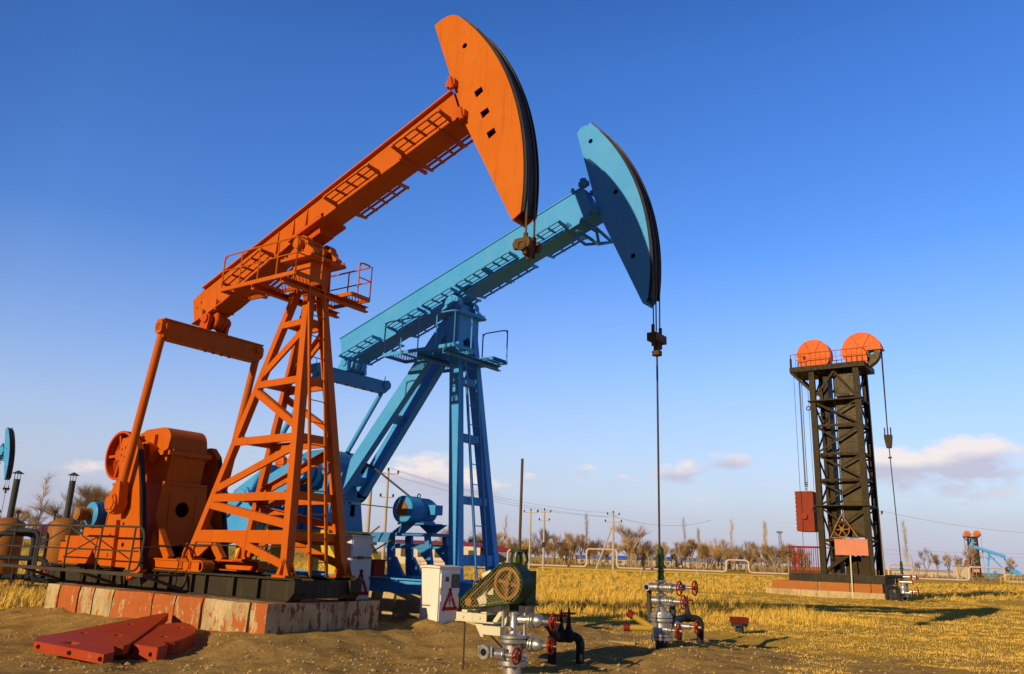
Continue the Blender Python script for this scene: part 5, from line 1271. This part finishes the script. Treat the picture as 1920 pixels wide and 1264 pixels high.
def wire(label, a, b, sag, r=.014):
    g = G(); n = 14; pts = [tuple(V(a).lerp(V(b), i/n) - V((0, 0, sag*4*(i/n)*(1-i/n)))) for i in range(n+1)]; g.tube(pts, r, 4); o = g.build('power_line', M['wire']); tag(o, label, 'wire', 'power lines'); return o
for i, dx in enumerate((-.9, 0, .9)):
    wire('thin wire sagging from the pole by the blue motor to the propped pole' , (P0.x+dx, P0.y, 8.6+(.35 if dx == 0 else 0)), (P3.x+dx*.8, P3.y, 6.9+(.5 if dx == 0 else 0)), .8)
wire('long thin wire leaving the propped pole towards the black tower', (P3.x, P3.y, 7.0), (PR.x, PR.y+60, 8.2), 1.0, .02)
wire('thin wire running right from the pole by the black tower', (PR.x, PR.y, 6.6), tuple(far(1960, 90)+V((0,0,5.2))), .3)
for h in (3.6, 3.0): wire('low far wire above the small right hand trees' if h > 3.3 else 'lowest far wire behind the small right hand trees', tuple(far(1640, 300)+V((0,0,h*2.2))), tuple(far(2000, 300)+V((0,0,h*2.2))), .4, .05)

# ------------------------------------------------------------------ pipelines across the field
def at_y(px, y): return V((y*math.tan(az_of(px)), y, 0))
def pipeline(label, y, x0, x1, z, loops, r, mat):
    root = thing('pipeline', label, 'pipeline', ((x0+x1)/2, y, 0)); pts = [(x0, y, z)]
    for a, b, h in loops: pts += [(a, y, z), (a, y, h), (b, y, h), (b, y, z)]
    pts.append((x1, y, z)); g = G(); g.tube(bend(pts, .5, 5), r, 10); g.build('pipe', M[mat], root, root.location)
    x = x0+2
    while x < x1:
        if not any(a-.8 < x < b+.8 for a, b, h in loops):
            g = G(); g.hexa([(x-.3,y-.25,-.3), (x+.3,y-.25,-.3), (x+.3,y+.25,-.3), (x-.3,y+.25,-.3), (x-.12,y-.12,z-r), (x+.12,y-.12,z-r), (x+.12,y+.12,z-r), (x-.12,y+.12,z-r)]); g.build('support', M['pole'], root, root.location)
        x += 7.5
    return root
yl = 114.
lp = lambda a, b, h, y=yl: (at_y(a, y).x, at_y(b, y).x, h)
pipeline('pale lagged pipeline with tall square expansion loops across the field', yl, at_y(760, yl).x, at_y(2000, yl).x, .55, [lp(952, 986, 2.4), lp(1100, 1157, 2.9), lp(1362, 1404, 2.1), lp(1666, 1713, 2.3), lp(1817, 1884, 2.3)], .12, 'pipeline')
pipeline('low yellow ochre pipeline lying in front of the lagged one', 104., at_y(1010, 104).x, at_y(1450, 104).x, .32, [], .085, 'yellow')
root = thing('yellow_railing', 'yellow railing near the right picture edge', 'railing', at_y(1905, 100)); g = G()
for i in range(8): g.tube([(-1.9+i*.5, 0, 0), (-1.9+i*.5, 0, 1.2)], .04, 5)
for z in (.3, .8, 1.2): g.tube([(-1.9, 0, z), (1.6, 0, z)], .05, 5)
g.build('rails', M['yellow'], root)

# ------------------------------------------------------------------ far buildings
def building(name, label, px0, px1, d, h, depth, wall, roof, rh, windows=0, group=None, gable=False):
    A, B = far(px0, d), far(px1, d); c = (A+B)/2; w = (B-A).length; rz = math.atan2((B-A).y, (B-A).x)
    root = thing(name, label, 'building', c, rz, group)
    g = G(); g.box((-w/2, 0, -.5), (w/2, depth, h)); g.build('wall', M[wall], root)
    g = G()
    if gable: g.prism([(-w/2-.3, h), (w/2+.3, h), (w/2+.3, h+.2), (0, h+rh), (-w/2-.3, h+.2)], -depth-.2, .3); 
    else: g.hexa([(-w/2-.3,-.4,h), (w/2+.3,-.4,h), (w/2+.3,depth+.4,h), (-w/2-.3,depth+.4,h), (-w/2-.3,-.4,h+.15), (w/2+.3,-.4,h+.15), (w/2+.3,depth/2,h+rh), (-w/2-.3,depth/2,h+rh)])
    if gable:
        g.v = [(v[0], -v[1] if False else v[1]+depth, v[2]) for v in g.v]
    g.build('roof', M[roof], root)
    for i in range(windows):
        x = -w/2 + w*(i+.5)/windows; g = G(); g.box((x-.5, -.06, h*.35), (x+.5, -.02, h*.75)); g.build('window', M['glass_dark'], root)
    return root
building('warehouse', 'long cream warehouse with maroon roof edge behind the blue legs', 742, 900, 122, 2.9, 12, 'wall_white', 'roof_red', .5, 5)
building('warehouse', 'grey gabled warehouse right of the cream one behind the ladder', 895, 962, 126, 2.2, 12, 'wall_grey', 'roof_red', 1.0, 0, None, True)
for i, (a, b, hh) in enumerate(((1155, 1200, 2.2), (1202, 1262, 2.4), (1266, 1330, 2.3), (1332, 1362, 2.6), (1364, 1412, 2.2), (1080, 1150, 2.0))):
    building('shed', ['low blue roofed shed behind the large golden tree', 'low blue roofed shed behind the green stuffing box', 'long blue roofed shed right of the polished rod', 'short blue roofed shed left of the middle pipe loop', 'blue roofed shed seen inside the middle pipe loop', 'low blue roofed shed behind the propped pole'][i], a, b, 262+i*3, hh*.8, 8, 'far_wall', 'roof_blue', 1.1, 3, 'blue roofed sheds beyond the trees')
building('boundary_building', 'long low pale building beyond the right pipe loop', 1672, 1790, 250, 1.5, 6, 'far_wall', 'far_wall', .4, 0)
building('house', 'small pale block house behind the small right hand trees', 1788, 1816, 235, 3.0, 7, 'far_wall', 'far_wall', .2, 0)
building('house', 'low house with maroon roof between the ochre tanks', 60, 118, 140, 2.4, 8, 'wall_grey', 'roof_red', 1.2, 2)
# lattice mast
root = thing('lattice_mast', 'thin grey lattice mast above the trees left of the black tower', 'mast', far(1465, 300)); g = G()
for x in (-.5, .5):
    for y in (-.5, .5): g.tube([(x, y, 0), (x*.6, y*.6, 13)], .07, 4)
for i in range(9): z = i*1.4; g.tube([(-.5, -.5, z), (.45, -.45, z+1.4)], .05, 4); g.tube([(.5, -.5, z), (-.45, -.45, z+1.4)], .05, 4)
g.build('lattice', M['wall_grey'], root); g = G(); g.cbox((0, 0, 12.6), (1.6, 1.6, .6)); g.build('lamp_head', M['wall_grey'], root)

# ------------------------------------------------------------------ bare winter trees
def tree_meshes(seed, h, spread, kind, density):
    rnd = random.Random(seed); segs = []
    def grow(p, d, L, r, depth):
        n = 3; q = p
        for i in range(n):
            d2 = (d + V((rnd.gauss(0,.13), rnd.gauss(0,.13), rnd.gauss(.03,.06)))).normalized(); e = q + d2*L/n
            segs.append((q, e, r*(1-i/n*.35), r*(1-(i+1)/n*.35), depth)); q = e; d = d2
            if depth > 0 and depth < 4 and i > 0 or (depth == 0 and i >= 1):
                pass
        if depth >= 4: return
        k = rnd.randint(2, 4) if depth < 3 else density
        for _ in range(k):
            ang = rnd.uniform(.25, .75)*spread; t = rnd.uniform(0, 6.283); a = d.orthogonal().normalized(); b = d.cross(a)
            nd_ = (d*math.cos(ang) + (a*math.cos(t)+b*math.sin(t))*math.sin(ang) + V((0,0,.30 if kind == 'round' else .35))).normalized()
            f = rnd.uniform(.35, 1.) if depth else rnd.uniform(.7, 1.)
            s = p.lerp(q, f); grow(s, nd_, L*rnd.uniform(.55, .85), r*.55, depth+1)
    if kind == 'poplar':
        for i in range(12): segs.append((V((0,0,h*i/12)), V((.05*math.sin(i),.05*math.cos(i),h*(i+1)/12)), .03*h/2*(1-i/12.5)*.5, .03*h/2*(1-(i+1)/12.5)*.5, 0))
        for i in range(46):
            z = h*(.22+.76*i/46); t = rnd.uniform(0, 6.28); d = V((math.cos(t)*.5, math.sin(t)*.5, 1)).normalized(); grow(V((0,0,z)), d, h*.14*(1.1-z/h*.6)*spread, .012*h*.4, 3)
    else:
        grow(V((0,0,-.1)), V((rnd.gauss(0,.05), rnd.gauss(0,.05), 1)).normalized(), h*.30, .022*h, 0)
        grow(V((0,0,h*.1)), V((rnd.gauss(0,.25), rnd.gauss(0,.25), 1)).normalized(), h*.26, .014*h, 1)
    zt = max(s[1].z for s in segs); k = h/zt
    tr, cr = G(), G(); TW = 13 if kind == 'round' else 5
    for a, b, r0, r1, dep in segs:
        a, b = a*k, b*k
        if dep <= 2: tr.tube([tuple(a), tuple(b)], max(r0*k, .02), 5, r2=max(r1*k, .018), cap=False)
        else:
            w = (.022 if dep == 3 else .014)*h/8; d = (b-a).normalized(); s = d.orthogonal().normalized()*w; t = d.cross(s)
            n = len(cr.v); cr.v += [tuple(x) for x in (a+s, a-s*.5+t*.87, a-s*.5-t*.87, b+s*.5, b-s*.25+t*.43, b-s*.25-t*.43)]; cr.f += [(n,n+1,n+4,n+3), (n+1,n+2,n+5,n+4), (n+2,n,n+3,n+5)]; cr.sm += [True]*3
            # fine twigs
            for _ in range(TW if dep == 4 else 2):
                m = a.lerp(b, rnd.uniform(.2, 1)); e = m + (d + V((rnd.gauss(0,.5), rnd.gauss(0,.5), rnd.gauss(.45,.4)))).normalized()*h*rnd.uniform(.06, .16); s2 = (e-m).orthogonal().normalized()*w*.30
                n = len(cr.v); cr.v += [tuple(m+s2), tuple(m-s2), tuple(e)]; cr.f.append((n, n+1, n+2)); cr.sm.append(False)
    return tr, cr
PROTO = {}
def tree(key, label, px, d, h, spread, kind, crown, bark, seed, dens=4, group=None, sx=1.):
    p = far(px, d)
    if key not in PROTO:
        tr, cr = tree_meshes(seed, 8., spread, kind, dens)
        root = thing('bare_tree', label, 'tree', p, 0, group); tr.build('trunk', M[bark], root, flip=False); cr.build('crown', M[crown], root, flip=False); PROTO[key] = root
    else:
        root = copy_tree(PROTO[key]); root.location = p; root['label'] = label
        if group: root['group'] = group
        for c in root.children:
            if c.name.startswith('crown') and c.data.materials[0] is not M[crown]:
                c.material_slots[0].link = 'OBJECT'; c.material_slots[0].material = M[crown]
    s = h/8.; root.scale = (s*sx, s*sx, s); root.rotation_euler = (0, 0, (px*7.3) % 6.28); return root
# single trees one can tell apart
tree('r1', 'tall golden willow beside the propped pole', 1183, 178, 9.4, 1.15, 'round', 'twig_gold', 'bark', 21, 6, None, 1.25)
tree('r2', 'round bushy bare tree left of the middle ochre tank chimney', 112, 92, 6.6, 1.2, 'round', 'twig_gold', 'bark', 22, 9, None, 1.35)
tree('r3', 'round bushy bare tree between two dark chimneys', 160, 96, 7.0, 1.2, 'round', 'twig_gold', 'bark', 23, 9, None, 1.3)
tree('r2', 'round bushy bare tree just left of the belt wheel', 200, 98, 6.4, 1.2, 'round', 'twig_gold', 'bark', 22, 9, None, 1.35)
tree('p1', 'slim pale poplar beside the left edge chimney', 66, 88, 7.6, .8, 'poplar', 'twig_pale', 'bark_pale', 31, 3, None, 1.2)
tree('p2', 'tall slim poplar rising behind the tall pipe loop', 1099, 240, 13.5, .6, 'poplar', 'twig_pale', 'bark_pale', 32, 2, None, .8)
tree('p2', 'tall slim poplar first right of the polished rod', 1284, 240, 13.4, .6, 'poplar', 'twig_pale', 'bark_pale', 32, 2, None, .8)
tree('p1', 'slim poplar between rod and middle pipe loop', 1311, 225, 10.2, .6, 'poplar', 'twig_pale', 'bark_pale', 31, 2, None, .8)
tree('p2', 'tall slim poplar above the middle pipe loop', 1374, 245, 13.5, .6, 'poplar', 'twig_pale', 'bark_pale', 32, 2, None, .8)
tree('p1', 'tall slim poplar left of the lattice mast', 1437, 240, 13.0, .6, 'poplar', 'twig_pale', 'bark_pale', 31, 2, None, .8)
tree('p2', 'tall slim poplar right of the black tower', 1702, 210, 12.0, .7, 'poplar', 'twig_pale', 'bark_pale', 32, 2, None, .8)
tree('p1', 'very thin poplar left of the pair of poles', 946, 230, 12.6, .55, 'poplar', 'twig_pale', 'bark_pale', 31, 2, None, .8)
for i, (px, h) in enumerate(((1736, 6.0), (1757, 5.4), (1778, 5.0), (1799, 5.0), (1824, 6.8), (1722, 3.6), (1898, 4.6))):
    tree('s%d' % (i % 2), 'small bare tree, %s' % ['first right of the slim poplar', 'second right of the slim poplar', 'third right of the slim poplar', 'beside the small block house', 'standing before the far tower', 'very small one under the slim poplar', 'near the right picture edge'][i], px, 190, h, .95, 'round', 'twig_brown', 'bark', 41+i % 2, 5, 'small bare trees right of the black tower')
for i, (px, h, d) in enumerate(((30, 5.2, 120), (8, 5.0, 130), (88, 4.4, 120), (228, 5.0, 110))):
    tree('m%d' % (i % 3), ['bare tree behind the left edge tank', 'bare tree at the very left edge', 'low bare tree right of the pale poplar', 'low bare tree behind the belt wheel'][i], px, d, h, 1.1, 'round', 'twig_brown', 'bark', 50+i % 3, 6, None, 1.2)
# the row of trees along the far side of the field
rnd = random.Random(77); row = []
x = 818
while x < 1520:
    if not (1150 < x < 1172): row.append((x, rnd.uniform(170, 245), rnd.uniform(4.2, 7.2)))
    x += rnd.uniform(4, 9)
for i, (px, d, h) in enumerate(row):
    if 1195 < px < 1235: h *= .85
    if px > 1410: h *= .88
    tree('m%d' % (i % 4), 'bare golden brown tree in the long row across the field', px, d, h, 1.1, 'round', 'twig_gold' if rnd.random() < .6 else 'twig_brown', 'bark', 50+i % 4, 6, 'trees in the long row across the field', rnd.uniform(.85, 1.2))

# low brush and dark hedge line under the far trees
grass('brush', 9000, lambda r: ((lambda a, d: (d*math.sin(a), d*math.cos(a), 1.))(az_of(r.uniform(-60, 2000)), r.uniform(150, 260))), .5, 1.3, .012, ((.16,.10,.045), (.22,.14,.06), (.28,.19,.08), (.2,.13,.06)), 9)

# ------------------------------------------------------------------ sky, sun, camera
SUN_EL, SUN_AZ = R(18.5), R(222.0)
w = bpy.data.worlds.new('World'); scene.world = w; w.use_nodes = True; nt = w.node_tree; bg = nt.nodes['Background']
sky = nt.nodes.new('ShaderNodeTexSky'); sky.sky_type = 'NISHITA'; sky.sun_disc = False; sky.sun_elevation = SUN_EL; sky.sun_rotation = SUN_AZ
sky.air_density = 1.0; sky.dust_density = .6; sky.ozone_density = 2.2
# the dome repeats the half away from the sun, so the low sun's glow does not wash the shade
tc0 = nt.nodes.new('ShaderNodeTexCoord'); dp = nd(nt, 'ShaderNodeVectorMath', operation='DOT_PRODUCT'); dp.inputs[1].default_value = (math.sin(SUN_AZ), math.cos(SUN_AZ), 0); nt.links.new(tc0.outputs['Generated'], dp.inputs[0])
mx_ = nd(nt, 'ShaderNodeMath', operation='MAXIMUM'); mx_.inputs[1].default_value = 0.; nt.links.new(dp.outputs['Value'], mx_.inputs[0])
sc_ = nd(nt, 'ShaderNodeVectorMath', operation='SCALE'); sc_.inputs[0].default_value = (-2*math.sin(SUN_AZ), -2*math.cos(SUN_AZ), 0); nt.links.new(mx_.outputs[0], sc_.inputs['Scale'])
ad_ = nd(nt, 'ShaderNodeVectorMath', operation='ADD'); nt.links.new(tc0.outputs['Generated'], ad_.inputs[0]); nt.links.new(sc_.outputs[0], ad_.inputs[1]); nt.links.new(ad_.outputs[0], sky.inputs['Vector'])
hs = nt.nodes.new('ShaderNodeHueSaturation'); hs.inputs['Saturation'].default_value = 1.34; hs.inputs['Hue'].default_value = .520; nt.links.new(sky.outputs[0], hs.inputs['Color'])
tcw = nt.nodes.new('ShaderNodeTexCoord'); sx = nt.nodes.new('ShaderNodeSeparateXYZ'); nt.links.new(tcw.outputs['Generated'], sx.inputs[0])
def mth(op, a, bb=0., c=None):
    n = nd(nt, 'ShaderNodeMath', operation=op)
    for i, x in enumerate((a, bb) if c is None else (a, bb, c)):
        if hasattr(x, 'is_linked'): nt.links.new(x, n.inputs[i])
        else: n.inputs[i].default_value = x
    return n.outputs[0]
azn = mth('ARCTAN2', sx.outputs[0], sx.outputs[1]); eln = mth('ARCSINE', sx.outputs[2])
cv = nt.nodes.new('ShaderNodeCombineXYZ'); nt.links.new(mth('MULTIPLY', azn, 1.), cv.inputs[0]); nt.links.new(mth('MULTIPLY', eln, 2.2), cv.inputs[1])
cn = nd(nt, 'ShaderNodeTexNoise'); cn.inputs['Scale'].default_value = 26.; cn.inputs['Detail'].default_value = 8.; cn.inputs['Roughness'].default_value = .58; nt.links.new(cv.outputs[0], cn.inputs['Vector'])
cn2 = nd(nt, 'ShaderNodeTexNoise'); cn2.inputs['Scale'].default_value = 5.; cn2.inputs['Detail'].default_value = 5.; nt.links.new(cv.outputs[0], cn2.inputs['Vector'])
# cloud banks low over the horizon: (azimuth, elevation, half width, half height, strength) in degrees
banks = [(27.4, 6.2, 5.4, 1.3, 1.0), (30.0, 7.3, 2.0, 1.0, .8), (24.6, 6.6, 1.8, 1.0, .7), (-5.5, 5.0, 2.8, 1.7, 1.0), (-2.0, 4.4, 2.4, 1.1, .85), (-8.5, 5.2, 1.5, .9, .6), (11.9, 5.9, 2.0, .75, .75), (15.1, 6.8, 1.9, .75, .7), (5.4, 5.9, 1.5, .55, .5), (7.6, 5.3, 1.5, .5, .5), (1.5, 5.2, .9, .5, .5), (13.2, 3.9, 1.4, .45, .5), (-27, 4.2, 2.6, .9, .55), (-20, 5.0, 2.0, .8, .5), (20, 4.6, 2.0, .6, .35), (29, 4.4, 3, .7, .4)]
tot = None; ver = None
for a, e, wa, we, st in banks:
    dx = mth('DIVIDE', mth('SUBTRACT', azn, R(a)), R(wa)); dy = mth('DIVIDE', mth('SUBTRACT', eln, R(e)), R(we))
    q = mth('MULTIPLY', mth('EXPONENT', mth('MULTIPLY', mth('ADD', mth('MULTIPLY', dx, dx), mth('MULTIPLY', dy, dy)), -1.)), st)
    vy = mth('MULTIPLY', q, dy); tot = q if tot is None else mth('ADD', tot, q); ver = vy if ver is None else mth('ADD', ver, vy)
dens = mth('ADD', tot, mth('MULTIPLY', mth('SUBTRACT', cn.outputs['Fac'], .5), 2.1))
mask = ramp(nt, mth('MULTIPLY', mth('MINIMUM', mth('MULTIPLY', tot, 3.), 1.), dens), [(.30, (0,0,0)), (.85, (1,1,1))]).outputs[0]
lit = ramp(nt, mth('ADD', mth('MULTIPLY', ver, 1.1), mth('ADD', mth('MULTIPLY', cn.outputs['Fac'], .7), .15)), [(.3, (0,0,0)), (.85, (1,1,1))]).outputs[0]
CLOUD_K = 4.3
ccol = mixc(nt, lit, (.60*CLOUD_K, .58*CLOUD_K, .72*CLOUD_K), (1.05*CLOUD_K, .92*CLOUD_K, .86*CLOUD_K))
# thin lavender veil of haze just over the horizon
veil = ramp(nt, mth('ADD', eln, mth('MULTIPLY', mth('SUBTRACT', cn2.outputs['Fac'], .5), .03)), [(.0, (.95,.95,.95)), (.05, (.85,.85,.85)), (.12, (.58,.58,.58)), (.22, (.25,.25,.25)), (.36, (0,0,0))]).outputs[0]
c = mixc(nt, veil, hs.outputs[0], (.50*CLOUD_K, .50*CLOUD_K, .70*CLOUD_K))
fin = mixc(nt, mth('MULTIPLY', mask, .85), c, ccol); # added deep blue dimming overhead and sunward, mostly unseen, to deepen the shade
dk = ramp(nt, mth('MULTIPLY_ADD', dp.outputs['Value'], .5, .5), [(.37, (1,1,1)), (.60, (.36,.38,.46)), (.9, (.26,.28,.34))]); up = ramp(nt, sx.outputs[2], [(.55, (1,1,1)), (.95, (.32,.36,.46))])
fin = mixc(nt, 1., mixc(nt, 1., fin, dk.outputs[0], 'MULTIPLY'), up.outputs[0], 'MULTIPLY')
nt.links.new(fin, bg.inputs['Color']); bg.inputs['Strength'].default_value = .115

sl = bpy.data.lights.new('sun', 'SUN'); sl.energy = 2.5; sl.angle = R(.5); sl.color = (1., .78, .50)
so_ = bpy.data.objects.new('sun', sl); COL.objects.link(so_)
d = V((-math.sin(SUN_AZ)*math.cos(SUN_EL), -math.cos(SUN_AZ)*math.cos(SUN_EL), -math.sin(SUN_EL))); so_.rotation_euler = d.to_track_quat('-Z', 'Y').to_euler()

cam = bpy.data.cameras.new('camera'); cam.sensor_fit = 'HORIZONTAL'; cam.sensor_width = 36.; cam.lens = 1523./1920.*36.; cam.clip_start = .1; cam.clip_end = 12000.
co_ = bpy.data.objects.new('camera', cam); COL.objects.link(co_)
roll = R(2.04); pitch = math.atan(410.6*math.cos(roll)/1523.)
F = V((0, math.cos(pitch), math.sin(pitch))); R0 = V((1,0,0)); U0 = V((0, -math.sin(pitch), math.cos(pitch)))
X = R0*math.cos(roll) + U0*math.sin(roll); Y = -R0*math.sin(roll) + U0*math.cos(roll)
co_.matrix_world = Matrix(((X.x, Y.x, -F.x, 0), (X.y, Y.y, -F.y, 0), (X.z, Y.z, -F.z, 1.6), (0,0,0,1)))
scene.camera = co_
vs_ = scene.view_settings; vs_.view_transform = 'Standard'; vs_.look = 'None'; vs_.exposure = .9; vs_.gamma = 1.; vs_.use_curve_mapping = False
scene.cycles.max_bounces = 6; scene.cycles.transparent_max_bounces = 16
